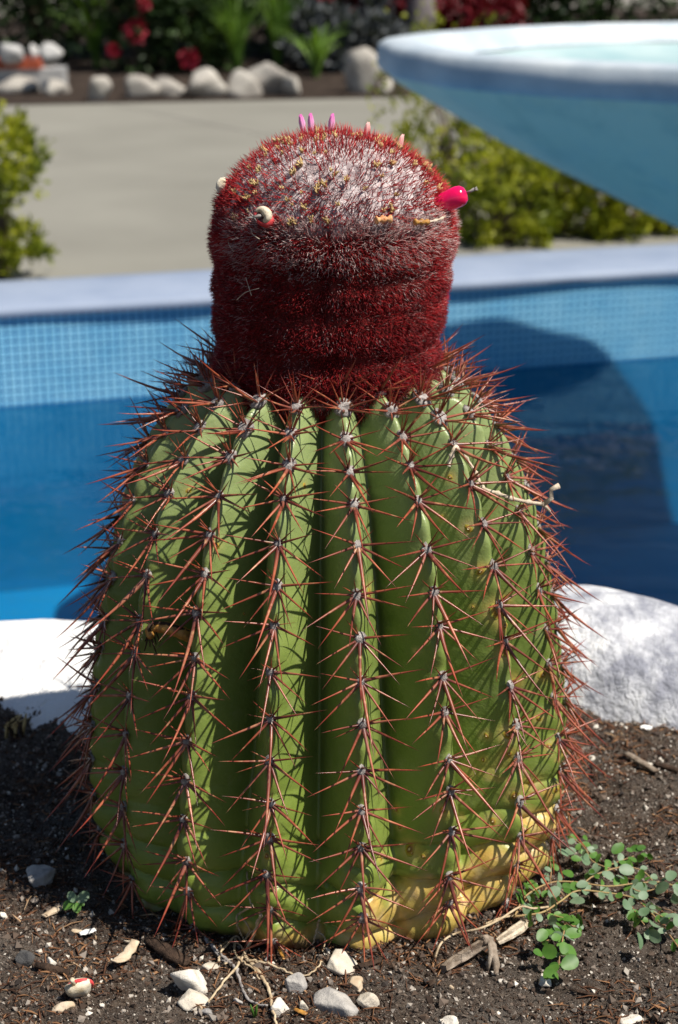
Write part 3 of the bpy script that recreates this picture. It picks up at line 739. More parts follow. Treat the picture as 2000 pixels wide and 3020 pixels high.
# dried flower remains on the cap
DRY = []
for sd in range(5):
    g = random.Random(sd); b = MB()
    for k in range(7):
        a_ = g.uniform(0, 6.28); t_ = g.uniform(0.2, 0.8); ln = g.uniform(0.0022, 0.0040)
        d = Vector((math.cos(a_) * t_, math.sin(a_) * t_, 1)).normalized()
        p0 = Vector((g.uniform(-.0008, .0008), g.uniform(-.0008, .0008), -0.0006)); p1 = p0 + d * ln * 0.5; p2 = p0 + d * ln + Vector((g.uniform(-.001, .001), g.uniform(-.001, .001), g.uniform(-0.0008, .0006)))
        b.tube([p0, p1, p2], [0.0003, 0.0006, 0.0002], 4)
    DRY.append(b.mesh('dried_flower', M['dryflower']))
g = random.Random(5); placed = 0
while placed < 105:
    s_ = g.uniform(s_edge - 0.004, s_top - 0.004); th = g.uniform(-2.2, 2.2) if g.random() < 0.85 else g.uniform(0, 6.28)
    r_, h_ = cap_r(np.array(s_), np.array(th)); r_ = float(r_); h_ = float(h_)
    if g.random() > (r_ / 0.06) * (1.0 if math.sin(th) > -0.2 else 0.75): continue
    p = Vector((r_ * math.sin(th) + float(lean(h_)), -r_ * math.cos(th), h_ + 0.0005))
    tilt = Vector((math.sin(th) * r_ * 14, -math.cos(th) * r_ * 14, 1)).normalized()
    o = obj('dried_flower', DRY[placed % 5], cactus); o.location = p + tilt * 0.0016
    o.rotation_mode = 'QUATERNION'; o.rotation_quaternion = tilt.to_track_quat('Z', 'Y') @ Quaternion((0, 0, 1), g.uniform(0, 6)); k_ = g.uniform(0.55, 1.15); o.scale = (k_,) * 3
    placed += 1

def flower(px, py, ybase, ht, mat, tilt):
    d0 = at_y(px, py, ybase); b = MB()
    for k in range(6):
        a_ = 2 * math.pi * k / 6 + 0.3; rad = [0.0006, 0.0010, 0.0010, 0.0007, 0.00015]
        pts = []
        for i, t in enumerate((0, .3, .6, .85, 1.0)):
            rr_ = (0.0004, 0.0007, 0.0008, 0.0005, 0.0003 + 0.0005 * (k % 2))[i]
            pts.append(Vector((rr_ * math.cos(a_) + tilt * t * ht, rr_ * math.sin(a_), ht * (t if i < 4 else (0.93 + 0.07 * (k % 3) / 2)))))
        b.tube(pts, rad, 6, [t for t in (0, .3, .6, .85, 1.0) for _ in range(6)] + [0, 1])
    o = b.build('flower', mat, cactus); o.location = d0 - Vector((CX, 0, 0)); return o
flower(897, 396, 0.030, 0.0105, M['petal'], -0.18)
flower(919, 396, 0.024, 0.0110, M['petal'], -0.05)
flower(974, 396, 0.022, 0.0108, M['petal'], 0.12)
flower(1079, 408, 0.026, 0.0085, M['petal_pale'], 0.15)
flower(1168, 462, 0.006, 0.0115, M['petal_pale'], 0.30)

# ripe berry with its withered tip
def lathe_along(name, prof, p0, p1, mat, parent, n=18):
    d = (p1 - p0); L = d.length; q = d.normalized().to_track_quat('Z', 'Y')
    b = MB().lathe([(r, z * L) for r, z in prof], n)
    o = b.build(name, mat, parent); o.location = p0 - Vector((CX, 0, 0)) if parent is cactus else p0
    o.rotation_mode = 'QUATERNION'; o.rotation_quaternion = q
    return o
f0 = at_y(1262, 618, -0.022); f1 = at_y(1377, 569, -0.027)
fr_ = lathe_along('fruit', [(0.0001, 0), (0.0032, 0.02), (0.0043, 0.2), (0.0051, 0.45), (0.0055, 0.66), (0.0055, 0.78), (0.0049, 0.89), (0.0034, 0.965), (0.0006, 1.0)], f0, f1, M['berry'], cactus, 24)
b = MB(); L_ = (f1 - f0).length
b.tube([(0, 0, L_ - 0.0005), (0.0003, 0, L_ + 0.002), (0.0002, 0.0003, L_ + 0.0042)], [0.0009, 0.0007, 0.0009], 6)
for k in range(5): b.tube([(0.0002, 0, L_ + 0.0035), (0.0010 * math.cos(k * 1.3), 0.0010 * math.sin(k * 1.3), L_ + 0.0058)], [0.0006, 0.0002], 4)
tp = b.build('withered_tip', M['root_grey'], fr_)

# opened fruit husks
def husk(px, py, lift, rp, squash):
    p, nrm = cast(px, py, [cap_bvh], lift); r_ = rp * 0.000172
    if p is None: p = at_y(px, py, -0.005)
    v = (CAM - p).normalized()
    e = empty('fruit_husk', p - Vector((CX, 0, 0))); e.parent = cactus; e.rotation_mode = 'QUATERNION'
    e.rotation_quaternion = (v + Vector((-0.25, 0, 0.35))).normalized().to_track_quat('Z', 'Y') @ Quaternion((0, 0, 1), R(-38))
    b = MB().lathe([(r_ * 1.0, -r_ * 0.7), (r_ * 1.04, -0.1 * r_), (r_ * 0.98, 0.25 * r_), (r_ * 0.72, 0.30 * r_)], 20, wob=lambda t, z: 0.10 * math.sin(t * 2 + 1))
    b.V = [(x + 0.22 * r_, y * 0.85 - 0.10 * r_, z) for x, y, z in b.V]; b.build('rind', M['husk_red'], e)
    b = MB(); n_ = 22; pts = []; 
    for i in range(n_):
        a_ = -0.9 + 4.4 * i / (n_ - 1); k_ = math.sin(math.pi * (i / (n_ - 1)) ** 0.8); pts.append(Vector((math.cos(a_) * r_ * (0.74 - 0.16 * k_), math.sin(a_) * r_ * (0.74 - 0.16 * k_) * squash, 0.22 * r_)))
    b.tube(pts, [r_ * (0.14 + 0.36 * math.sin(math.pi * (i / (n_ - 1)) ** 0.8)) for i in range(n_)], 10)
    b.build('flesh', M['husk'], e)
    b = MB(); b.tube([(0, 0, -0.2 * r_), (-0.1 * r_, -0.3 * r_, 0.5 * r_), (-0.3 * r_, -0.8 * r_, 0.75 * r_)], [0.18 * r_, 0.16 * r_, 0.2 * r_], 6)
    for k in range(6): b.tube([(-0.3 * r_, -0.8 * r_, 0.75 * r_), (-0.3 * r_ + 0.5 * r_ * math.cos(k), -0.9 * r_ + 0.4 * r_ * math.sin(k * 1.7), 0.8 * r_)], [0.14 * r_, 0.05 * r_], 4)
    b.build('withered_tip', M['root_grey'], e)
husk(776, 636, 0.0060, 29, 0.72)
b = MB().lathe([(0.0004, -0.0035), (0.0026, -0.003), (0.0040, -0.0012), (0.0041, 0.0008), (0.0030, 0.0026), (0.0012, 0.0034), (0.0002, 0.0035)], 14, wob=lambda t, z: 0.12 * math.sin(2 * t) + 0.05 * math.sin(5 * t))
o = b.build('dried_fruit', M['husk'], cactus); o.location = at_y(658, 548, -0.004) - Vector((CX, 0, 0)); o.rotation_euler = (0.3, R(-62), 0.2); o.scale = (1, 0.8, 1.1)
b = MB().lathe([(0.0040, -0.0016), (0.0043, -0.0004), (0.0042, 0.0006)], 14); b.build('red_rim', M['husk_red'], o)
def bits(name, pts_px, rad, mat, lift):
    b = MB(); P = []
    for (px, py) in pts_px:
        p, _ = cast(px, py, [cap_bvh], lift)
        if p is None: p = at_y(px, py, -0.03)
        P.append(p - Vector((CX, 0, 0)))
    P = catmull(P, 4); b.tube(P, [rad * (0.75 + 0.3 * math.sin(i * 1.9)) for i in range(len(P))], 7); return b.build(name, mat, cactus)
bits('fruit_scrap', [(1108, 650), (1128, 647), (1155, 646)], 0.0022, M['orange'], 0.006)
bits('dried_fruit', [(1222, 655), (1243, 655), (1262, 655)], 0.0018, M['amber'], 0.0065)
bits('fruit_stalk', [(1258, 655), (1285, 650), (1305, 643), (1316, 632), (1319, 617)], 0.0009, M['twig'], 0.0068)
# stray loose hairs
for (pp) in [[(740, 672), (745, 690), (765, 705)], [(672, 688), (676, 722), (690, 742)], [(698, 885), (725, 862), (765, 850)], [(725, 818), (735, 850), (742, 872)], [(770, 950), (785, 935)], [(930, 1130), (932, 1150), (935, 1170)]]:
    bits('loose_hair', pp, 0.00022, M['twig'] if pp[0][0] < 760 else M['bristle'], 0.0065)

# ------------------------------------------------------------------ things caught on the cactus
surf = [body_bvh, soil_bvh]
pz3 = [(735, 478), (752, 425), (775, 385), (825, 440), (880, 520), (910, 590), (990, 620), (1060, 645), (1150, 665), (1225, 675)]
P = []
for (a_, b_) in pz3:
    px, py = 900 + .574 * a_, 1100 + .574 * b_
    p, _ = cast(px, py, surf, 0.010 if py < 1400 else 0.014)
    if px > 1545: p = P[-1] + (ray(px, py) - ray(*lastpx)) * ((P[-1] - CAM).length / ray(px, py).length)
    P.append(p); lastpx = (px, py)
tw = empty('dry_twig', P[4]); tag(tw, 'bleached knotty dry twig caught on the upper spines of the cactus', 'twig')
Pl = [p - P[4] for p in P]; cv = catmull(Pl, 5)
b = MB(); b.tube(cv, [0.0010 * (1 + 0.7 * (i % 5 == 0)) for i in range(len(cv))], 7); b.build('stalk', M['twig'], tw)
b = MB(); e0 = Pl[-1]
b.tube([e0, e0 + Vector((0.004, 0, 0.0035)), e0 + Vector((0.0035, 0, 0.008)), e0 + Vector((0.0075, -0.001, 0.0105))], [0.0015, 0.0013, 0.0012, 0.0016], 7)
b.tube([e0, e0 + Vector((0.0035, -0.001, -0.0035))], [0.0012, 0.0007], 6); b.build('side_shoot', M['twig'], tw)

hp = [(448, 1880), (440, 1862), (455, 1850), (480, 1850), (510, 1856), (540, 1868), (560, 1876)]
P = []
for (px, py) in hp:
    p, _ = cast(px, py, [body_bvh], 0.0); P.append(p)
dmin = min((p - CAM).length for p in P) - 0.006
P = [CAM + (p - CAM).normalized() * (dmin + 0.002 * math.sin(i)) for i, p in enumerate(P)]
hk = empty('curled_husk', P[3]); tag(hk, 'curled amber brown dry husk wedged among the left spines of the cactus', 'husk')
Pl = [p - P[3] for p in P]; cv = catmull(Pl, 4)
b = MB(); b.tube(cv, [0.0016 + 0.0016 * min(1, i / 14) + 0.0002 * (i % 3) for i in range(len(cv))], 9); b.build('shell', M['amber'], hk)
b = MB(); d_ = (Pl[-1] - Pl[-2]).normalized(); b.tube([Pl[-1] - d_ * 0.0004, Pl[-1] + d_ * 0.0011], [0.0029, 0.0025], 9); b.build('pale_end', M['husk'], hk)
b = MB(); cv2 = [p + Vector((0, -0.0012, 0.0026)) for p in cv]; b.tube(cv2[2:], 0.0010, 6)
for k in range(6): b.tube([cv[3 + k], cv[3 + k] + Vector((rnd.uniform(-.004, .006), -0.001, -rnd.uniform(.006, .012)))], [0.0006, 0.0003], 5)
b.build('frayed_edge', M['bark'], hk)

# ------------------------------------------------------------------ WHITE RIM ROCKS behind the cactus
def rim_rock(name, center, dims, rotz, tilt, seed, mat, label):
    V, F = ico(5)
    p = 2.6
    r = (np.abs(V[:, 0]) ** p + np.abs(V[:, 1]) ** p + np.abs(V[:, 2]) ** p) ** (-1 / p)
    P = V * r[:, None] * np.array(dims)
    nz = np.array([mnoise.fractal(Vector(v) * 13 + Vector((seed * 5, 0, 0)), 0.9, 2.0, 5) for v in P])
    n2 = np.array([mnoise.noise(Vector(v) * 9 + Vector((0, seed * 5, 0))) for v in P])
    P = P * (1 + 0.045 * nz + 0.09 * n2)[:, None]
    o = obj(name, fast_mesh(name, P, [F], True, None, mat), None, center); o.rotation_euler = (0, tilt, rotz)
    return tag(o, label, 'rock')
rim_rock('rim_rock', (-0.155, 0.212, -0.054), (0.262, 0.120, 0.078), R(-3), R(-4), 3, M['rim'], 'sunlit limewashed white rim rock behind the shaded soil')
rim_rock('rim_rock', (0.232, 0.206, -0.050), (0.165, 0.084, 0.090), R(-36), R(9), 8, M['rim2'], 'grey weathered white rim rock behind the trailing weed')

# ------------------------------------------------------------------ LITTER ON THE SOIL
def soil_pt(px, py):
    p, _ = cast(px, py, [soil_bvh]); return p
def sz(x, y): return float(soil_h(x, y)) + 0.001

def stone(px, py, w, h, mat, label, seed, name='stone', cat='stone', flat=0.62, rot=0.0, planes=10):
    p = soil_pt(px, py + h * 0.45); s_ = (p - CAM).length / FPX
    a_, c_ = w * s_ / 2 * 1.08, h * s_ / 2
    me = rock_mesh(name, seed, (a_, a_ * 0.8, max(c_ * 1.05, a_ * 0.4)), M[mat], 4, planes, 70, 0.05, 1.7)
    o = obj(name, me, None, (p.x, p.y + a_ * 0.45, p.z + c_ * 0.36)); o.rotation_euler = (rnd.uniform(-.2, .2), rot, rnd.uniform(-0.5, 0.5))
    return tag(o, label, cat)
stone(113, 2585, 88, 62, 'stone_grey', 'pale grey stone lying in the shade of the cactus', 3)
stone(70, 2828, 48, 48, 'stone_dark', 'dark charcoal round stone beside the white pebble', 5)
stone(148, 2835, 30, 30, 'stone_white', 'small white pebble above the dark stick', 6, 'pebble', 'pebble')
stone(555, 2880, 102, 92, 'stone_white', 'large angular cream stone at the end of the dark bark chip', 12)
stone(571, 2952, 78, 46, 'stone', 'flat cream stone just below the large angular stone', 14, rot=0.2)
stone(590, 2970, 18, 18, 'flake', 'tiny tan pebble touching the flat cream stone', 15, 'pebble', 'pebble')
stone(613, 2982, 32, 28, 'stone_grey', 'small round greenish grey pebble near the flat cream stone', 16, 'pebble', 'pebble', planes=30)
stone(619, 2854, 44, 22, 'stone', 'low beige stone between the angular stone and the roots', 17)
stone(998, 2837, 96, 72, 'stone', 'angular cream stone tilted below the central rib of the cactus', 22, rot=0.45)
stone(990, 2962, 118, 68, 'stone_grey', 'long grey and cream stone, largest of the loose pair beside the triangular one', 23, rot=-0.1)
stone(1084, 2953, 52, 56, 'stone', 'triangular tan stone right beside the long grey stone', 24, rot=0.5, planes=7)
stone(1052, 2903, 56, 34, 'flake', 'rough brownish stone above the triangular tan stone', 25)
stone(824, 2965, 48, 64, 'stone_white', 'white blocky stone against the thick pale root', 26)
stone(893, 2965, 26, 30, 'stone', 'small cream pebble between the root and the long grey stone', 27, 'pebble', 'pebble')
stone(868, 2894, 58, 56, 'stone_grey', 'half shaded grey stone under the thin arching root', 28, rot=-0.5)
stone(701, 2952, 22, 22, 'stone_grey', 'tiny pale pebble between the two dangling roots', 29, 'pebble', 'pebble')
stone(1606, 2888, 46, 48, 'stone_white', 'rounded beige wedge stone below the green weed sprig', 30, rot=0.6)
stone(1330, 2909, 14, 20, 'flake', 'tiny ochre pebble below the dead wood piece', 31, 'pebble', 'pebble')
stone(1332, 3016, 46, 26, 'stone_white', 'white stone nearly buried straight below the ochre pebble', 32)
stone(1861, 3012, 56, 22, 'stone_white', 'white stone half buried far from any plant', 33)
stone(1906, 2143, 30, 16, 'white_flake', 'bright white chip at the foot of the weathered rim rock', 34, 'pebble', 'pebble')
stone(1757, 2143, 20, 18, 'stone_white', 'white pebble beside the outermost right spines', 35, 'pebble', 'pebble')
stone(1745, 2235, 18, 14, 'stone_white', 'white pebble between spines and the grey bark sliver', 36, 'pebble', 'pebble')
stone(1918, 2255, 18, 12, 'stone_white', 'white pebble touching the grey bark sliver', 37, 'pebble', 'pebble')
stone(10, 2700, 26, 20, 'stone_white', 'white pebble in the sun left of the seedling', 38, 'pebble', 'pebble')
stone(185, 2972, 52, 30, 'flake', 'crumbly tan stone below the fallen fruit husk', 39)
stone(300, 2965, 16, 16, 'stone_white', 'tiny white pebble beside the fallen fruit husk', 40, 'pebble', 'pebble')

# flat chips, bark and sticks
def chip(px0, py0, px1, py1, wpx, mat, name, label, cat, thick=0.35, seed=0, lift=0.0015, bend=0.0):
    p0, p1 = soil_pt(px0, py0), soil_pt(px1, py1); c_ = (p0 + p1) / 2; s_ = (c_ - CAM).length / FPX
    L = (p1 - p0).length; w = wpx * s_ / 2; g = np.random.default_rng(seed + 100)
    n = 9; k = 8; V = []
    for i in range(n):
        t = i / (n - 1); ww = w * (0.35 + 0.75 * math.sin(math.pi * (0.12 + 0.76 * t)) ** 0.6) * g.uniform(0.85, 1.15)
        for j in range(k):
            a_ = 2 * math.pi * j / k
            V.append(((t - 0.5) * L, ww * math.cos(a_) * g.uniform(0.85, 1.15), ww * thick * math.sin(a_) * g.uniform(0.8, 1.2) + bend * L * (t - 0.5) ** 2 * 4))
    q = [(i * k + j, i * k + (j + 1) % k, (i + 1) * k + (j + 1) % k, (i + 1) * k + j) for i in range(n - 1) for j in range(k)]
    b = MB().add(V + [(-L / 2, 0, bend * L), (L / 2, 0, bend * L)], q, [(n * k, (j + 1) % k, j) for j in range(k)] + [(n * k + 1, (n - 1) * k + j, (n - 1) * k + (j + 1) % k) for j in range(k)])
    o = b.build(name, M[mat], None, c_ + Vector((0, 0, w * thick * 0.6 + lift)))
    d = p1 - p0; o.rotation_euler = (0, -math.asin(max(-1, min(1, d.z / L))), math.atan2(d.y, d.x))
    return tag(o, label, cat)
chip(105, 2857, 205, 2882, 24, 'bark', 'stick', 'short dark stick lying behind the fallen fruit husk', 'stick', 0.8, 1)
chip(435, 2785, 555, 2856, 46, 'bark', 'bark_chip', 'dark brown bark chip leading to the large cream stone', 'bark', 0.6, 2)
chip(366, 2784, 430, 2794, 8, 'twig', 'twig', 'short straight pale twig beside the dark bark chip', 'twig', 0.9, 3)
chip(236, 2770, 282, 2757, 22, 'white_flake', 'shell_flake', 'bright white shell flake near the seedling', 'flake', 0.25, 4, 0.003)
chip(212, 2752, 246, 2758, 18, 'flake', 'dry_flake', 'tan flake touching the white shell flake', 'flake', 0.3, 5)
chip(338, 2868, 400, 2806, 34, 'flake', 'dry_husk', 'bent papery tan husk lying left of the bark chip', 'husk', 0.25, 6, 0.003, 0.15)
chip(1845, 2235, 1935, 2290, 26, 'deadwood', 'bark_sliver', 'grey bark sliver on the soil before the weathered rim rock', 'bark', 0.4, 7, 0.003)
chip(1930, 2262, 1999, 2282, 18, 'bark', 'stick', 'dark stick running on from the grey bark sliver', 'stick', 0.8, 8)
chip(1680, 2926, 1790, 2952, 12, 'fibre_chip' if 'fibre_chip' in M else 'bark', 'twig', 'reddish dark twig lying below the weed right of the beige stone', 'twig', 0.5, 9)
chip(1050, 2862, 1120, 2842, 20, 'bark', 'bark_chip', 'small dark bark chip between the tilted cream stone and the dead wood', 'bark', 0.4, 10)
chip(868, 2985, 905, 3000, 16, 'amber', 'wood_chip', 'small orange brown wood chip under the cream pebble', 'wood chip', 0.4, 11)
chip(1230, 2668, 1280, 2745, 12, 'bark', 'twig', 'thin brown twig leaning at the yellowed foot of the cactus', 'twig', 0.6, 12) if False else None
chip(815, 2790, 838, 2838, 10, 'amber', 'twig', 'thin reddish twig on the soil right of the root tangle', 'twig', 0.6, 13)
chip(130, 2712, 190, 2680, 26, 'flake', 'wood_chip', 'curled brown wood chip left of the seedling', 'wood chip', 0.35, 14)
chip(840, 2782, 905, 2776, 18, 'deadwood', 'bark_chip', 'grey flat chip against the yellowed foot of the cactus', 'bark', 0.3, 15)
chip(1745, 2620, 1785, 2668, 22, 'deadwood', 'dry_leaf', 'dry purplish leaf lying under the trailing weed', 'leaf', 0.15, 16)

# fallen fruit husk
p = soil_pt(233, 2958); fh = empty('fallen_fruit_husk', p + Vector((0, 0.004, 0.0045))); fh.rotation_euler = (R(28), R(-12), 0.1)
tag(fh, 'fallen cactus fruit husk, white with a red rim, on the soil', 'fruit husk')
b = MB().lathe([(0.0008, -0.0075), (0.0030, -0.0070), (0.0052, -0.002), (0.0066, 0.003), (0.0062, 0.0060), (0.0035, 0.0072), (0.0006, 0.0075)], 16, wob=lambda t, z: 0.10 * math.sin(2 * t) + 0.06 * math.sin(5 * t))
b.V = [(x, y * 0.55, z) for x, y, z in b.V]; b.build('flesh', M['husk'], fh)
b = MB(); pts = [Vector((0.0068 * math.cos(a_) * 1.0, 0.0012, 0.0015 + 0.0055 * math.sin(a_))) for a_ in [2.4 - 3.1 * i / 14 for i in range(15)]]
b.tube(pts, [0.0004 + 0.0009 * math.sin(math.pi * i / 14) for i in range(15)], 7); b.build('red_rim', M['husk_red'], fh)
b = MB().tube([(-0.001, 0, 0.007), (-0.0012, 0, 0.0095), (-0.0006, 0, 0.012)], [0.0012, 0.0009, 0.0013], 7); b.build('withered_tip', M['husk'], fh)

def grain_tube(pts, rad, sides, seed):
    g_ = random.Random(seed); b = MB(); b.tube(pts, rad, sides, cap=True); n_ = len(pts); k_ = [g_.uniform(0.72, 1.22) for _ in range(sides)]
    for i in range(n_):
        c_ = Vector(pts[i])
        for j in range(sides):
            v = Vector(b.V[i * sides + j]); b.V[i * sides + j] = tuple(c_ + (v - c_) * k_[j] * g_.uniform(0.93, 1.07))
    return b
# dead wood piece with bent stalks
p = soil_pt(1380, 2850); dw = empty('dead_wood', p); tag(dw, 'broken grey dead wood piece with pale bent stalks below the yellowed ribs', 'wood')
def dl(px, py, h): q = soil_pt(px, py); return Vector((q.x, q.y, q.z + h)) - p
grain_tube(catmull([dl(1308, 2872, .003), dl(1345, 2856, .005), dl(1385, 2838, .006), dl(1424, 2816, .007)], 3), [0.0024, 0.0030, 0.0033, 0.0034, 0.0036, 0.0036, 0.0036, 0.0035, 0.0034, 0.0031], 16, 4).build('bark_tube', M['deadwood'], dw, smooth=False)
b = MB(); b.tube(catmull([dl(1418, 2818, .009), dl(1445, 2822, .009), dl(1462, 2858, .005), dl(1462, 2885, .002)], 4), [.0028, .0031, .0026, .0028, .0022, .0024, .002, .0021, .0017, .0018, .0014, .0013, .0008], 9)
b.tube([dl(1442, 2815, .010), dl(1448, 2845, .006), dl(1440, 2868, .002)], [0.002, 0.0018, 0.0012], 7); roughen(b, 0.0010, 300).build('knot', M['deadwood'], dw)
grain_tube(catmull([dl(1466, 2806, .006), dl(1500, 2789, .007), dl(1530, 2769, .007), dl(1548, 2754, .007)], 3), [0.0016, 0.0022, 0.0025, 0.0027, 0.0029, 0.0030, 0.0029, 0.0027, 0.0026, 0.0020], 13, 9).build('bleached_end', M['twig'], dw, smooth=False)
b = MB(); b.tube(catmull([dl(1283, 2840, .003), dl(1300, 2812, .006), dl(1340, 2798, .009), dl(1410, 2798, .012), dl(1470, 2785, .015), dl(1530, 2752, .016), dl(1570, 2742, .013), dl(1618, 2722, .010)], 5), 0.0006, 7)
b.tube(catmull([dl(1430, 2745, .004), dl(1470, 2738, .006), dl(1510, 2730, .006), dl(1545, 2718, .004)], 4), 0.0006, 6); b.build('stalk', M['root'], dw)

# roots hanging from the foot of the cactus
def root_path(zl, lift):
    out = []
    for (a_, b_) in zl:
        q, _ = cast(600 + .3827 * a_, 2500 + .3827 * b_, surf, lift); out.append(q)
    return out
rt = empty('root_tangle', soil_pt(740, 2800)); tag(rt, 'tangle of pale dry roots at the foot of the cactus', 'roots')
def rlocal(P): return [q - rt.location for q in P]
RT = [([(310, 840), (420, 950), (480, 1040), (515, 1140), (530, 1240), (575, 1400)], 0.0011, 'root', .002),
      ([(20, 705), (90, 790), (160, 850), (240, 920), (290, 1050), (330, 1150), (400, 1200), (490, 1220)], 0.0010, 'root_grey', .002),
      ([(440, 510), (400, 640), (330, 790), (240, 940), (140, 1050), (40, 1190)], 0.0009, 'root', .006),
      ([(340, 870), (470, 885), (600, 940), (740, 990), (850, 950), (912, 880)], 0.0007, 'root', .005),
      ([(380, 455), (290, 500), (255, 540), (270, 620), (300, 690), (320, 720)], 0.0006, 'root', .006),
      ([(335, 190), (345, 350), (375, 440), (385, 460)], 0.0005, 'root', .005),
      ([(890, 550), (872, 640), (850, 720), (830, 750)], 0.0006, 'root', .005),
      ([(872, 640), (935, 700), (920, 800)], 0.0005, 'root', .004),
      ([(120, 880), (140, 800), (250, 680), (300, 720), (380, 640)], 0.0006, 'root', .005),
      ([(160, 900), (230, 850), (330, 830), (420, 800)], 0.0005, 'root', .004),
      ([(250, 700), (240, 800), (290, 870), (380, 930), (430, 1010)], 0.0007, 'root', .004),
      ([(80, 740), (95, 800), (160, 880), (220, 860)], 0.0006, 'root_grey', .004),
      ([(130, 760), (200, 720), (290, 760), (330, 840)], 0.0005, 'root', .005),
      ([(300, 540), (350, 620), (330, 700), (350, 780)], 0.0005, 'root', .006),
      ([(480, 870), (490, 840), (535, 830)], 0.0005, 'root_grey', .003)]
for zl, r_, mt, lf in RT:
    cv = catmull(rlocal(root_path(zl, lf)), 6); n_ = len(cv)
    cv = [q + Vector((rnd.gauss(0, .00025), rnd.gauss(0, .00025), rnd.gauss(0, .00025))) for q in cv]
    MB().tube(cv, [r_ * (1.1 - 0.55 * i / n_) * (1 + 0.18 * math.sin(i * 2.1)) for i in range(n_)], 6).build('root', M[mt], rt)

# ------------------------------------------------------------------ WEEDS
def leaf_mesh(name, mat, asp=0.78, cup=0.12, n=12):
    V = [(0, 0, 0)]; 
    for i in range(n):
        a_ = 2 * math.pi * i / n
        x = 0.5 + 0.5 * math.cos(a_); y = asp / 2 * math.sin(a_) * (1.0 + 0.12 * math.cos(a_)); V.append((x, y, cup * (4 * y * y) - 0.10 * x * x))
    V[0] = (0.5, 0, -0.03)
    return fast_mesh(name, V, [[(0, i + 1, (i + 1) % n + 1) for i in range(n)]], True, None, mat)
LEAF = [leaf_mesh('leaf', M['weedleaf'], 0.76), leaf_mesh('leaf', M['weedleaf'], 0.66, 0.2), leaf_mesh('leaf', M['weedleaf2'], 0.74), leaf_mesh('leaf', M['weedleaf2'], 0.62, 0.22)]
def put_leaf(parent, pos, ang, tiltv, ln, kind):
    o = obj('leaf', LEAF[kind], parent); o.location = pos
    zax = Vector(tiltv).normalized(); x = Vector((math.cos(ang), math.sin(ang), 0)); x = (x - zax * x.dot(zax)).normalized(); y = zax.cross(x)
    o.rotation_mode = 'QUATERNION'; o.rotation_quaternion = Matrix((x, y, zax)).transposed().to_quaternion(); o.scale = (ln,) * 3
ZW_ = lambda a_, b_: (1500 + .3189 * a_, 2400 + .3189 * b_)
weed = empty('trailing_weed', soil_pt(1515, 2705)); tag(weed, 'trailing spurge weed with small oval grey green leaves beside the cactus foot', 'weed')
def wloc(a_, b_, h):
    px, py = ZW_(a_, b_); d = ray(px, py); q = on_z(px, py, h); return Vector((q.x, q.y, h)) - weed.location
STEMS = [([(40, 950), (190, 935), (330, 905), (480, 810), (640, 712), (900, 730), (1140, 775), (1280, 880), (1420, 1030), (1590, 1260)], .010, .0008),
         ([(330, 905), (440, 945), (520, 985), (500, 1160), (475, 1300), (462, 1440)], .008, .0006),
         ([(60, 940), (160, 760), (380, 640), (600, 630), (920, 670), (1200, 640), (1430, 635), (1600, 700)], .012, .0007),
         ([(640, 712), (760, 590), (930, 520), (1080, 490), (1220, 520), (1310, 590), (1370, 690)], .013, .0006),
         ([(380, 640), (395, 540), (385, 430)], .016, .0005), ([(560, 200), (700, 310), (780, 440), (950, 510)], .012, .0005),
         ([(900, 490), (1050, 430), (1160, 390)], .008, .0005), ([(1140, 860), (1220, 980), (1310, 1090)], .009, .0005),
         ([(1050, 570), (1150, 690), (1250, 720), (1370, 690)], .010, .0005), ([(1320, 900), (1470, 980), (1600, 1060)], .010, .0006),
         ([(60, 940), (150, 820), (200, 740)], .010, .0005), ([(300, 1190), (400, 1160), (480, 1130)], .007, .0005), ([(520, 985), (600, 1040), (650, 1010)], .008, .0005)]
stem_cv = []
for zl, hh_, r_ in STEMS:
    n_ = len(zl); pts = [wloc(a_, b_, hh_ * (0.5 + 0.5 * math.sin(math.pi * (0.15 + 0.8 * i / (n_ - 1))))) for i, (a_, b_) in enumerate(zl)]
    cv = catmull(pts, 5); MB().tube(cv, [0.68 * r_ * (1.1 - .4 * i / len(cv)) for i in range(len(cv))], 6).build('stem', M['weedstem'], weed)
    stem_cv.append(cv)
up0 = wloc(555, 190, .008); up1 = Vector((0, 0, 0))
q = at_y(1672, 2392, (up0 + weed.location).y + 0.004) - weed.location
MB().tube(catmull([up0, up0.lerp(q, .5) + Vector((.0012, 0, 0)), q], 5), .0005, 6).build('stem', M['weedstem'], weed)
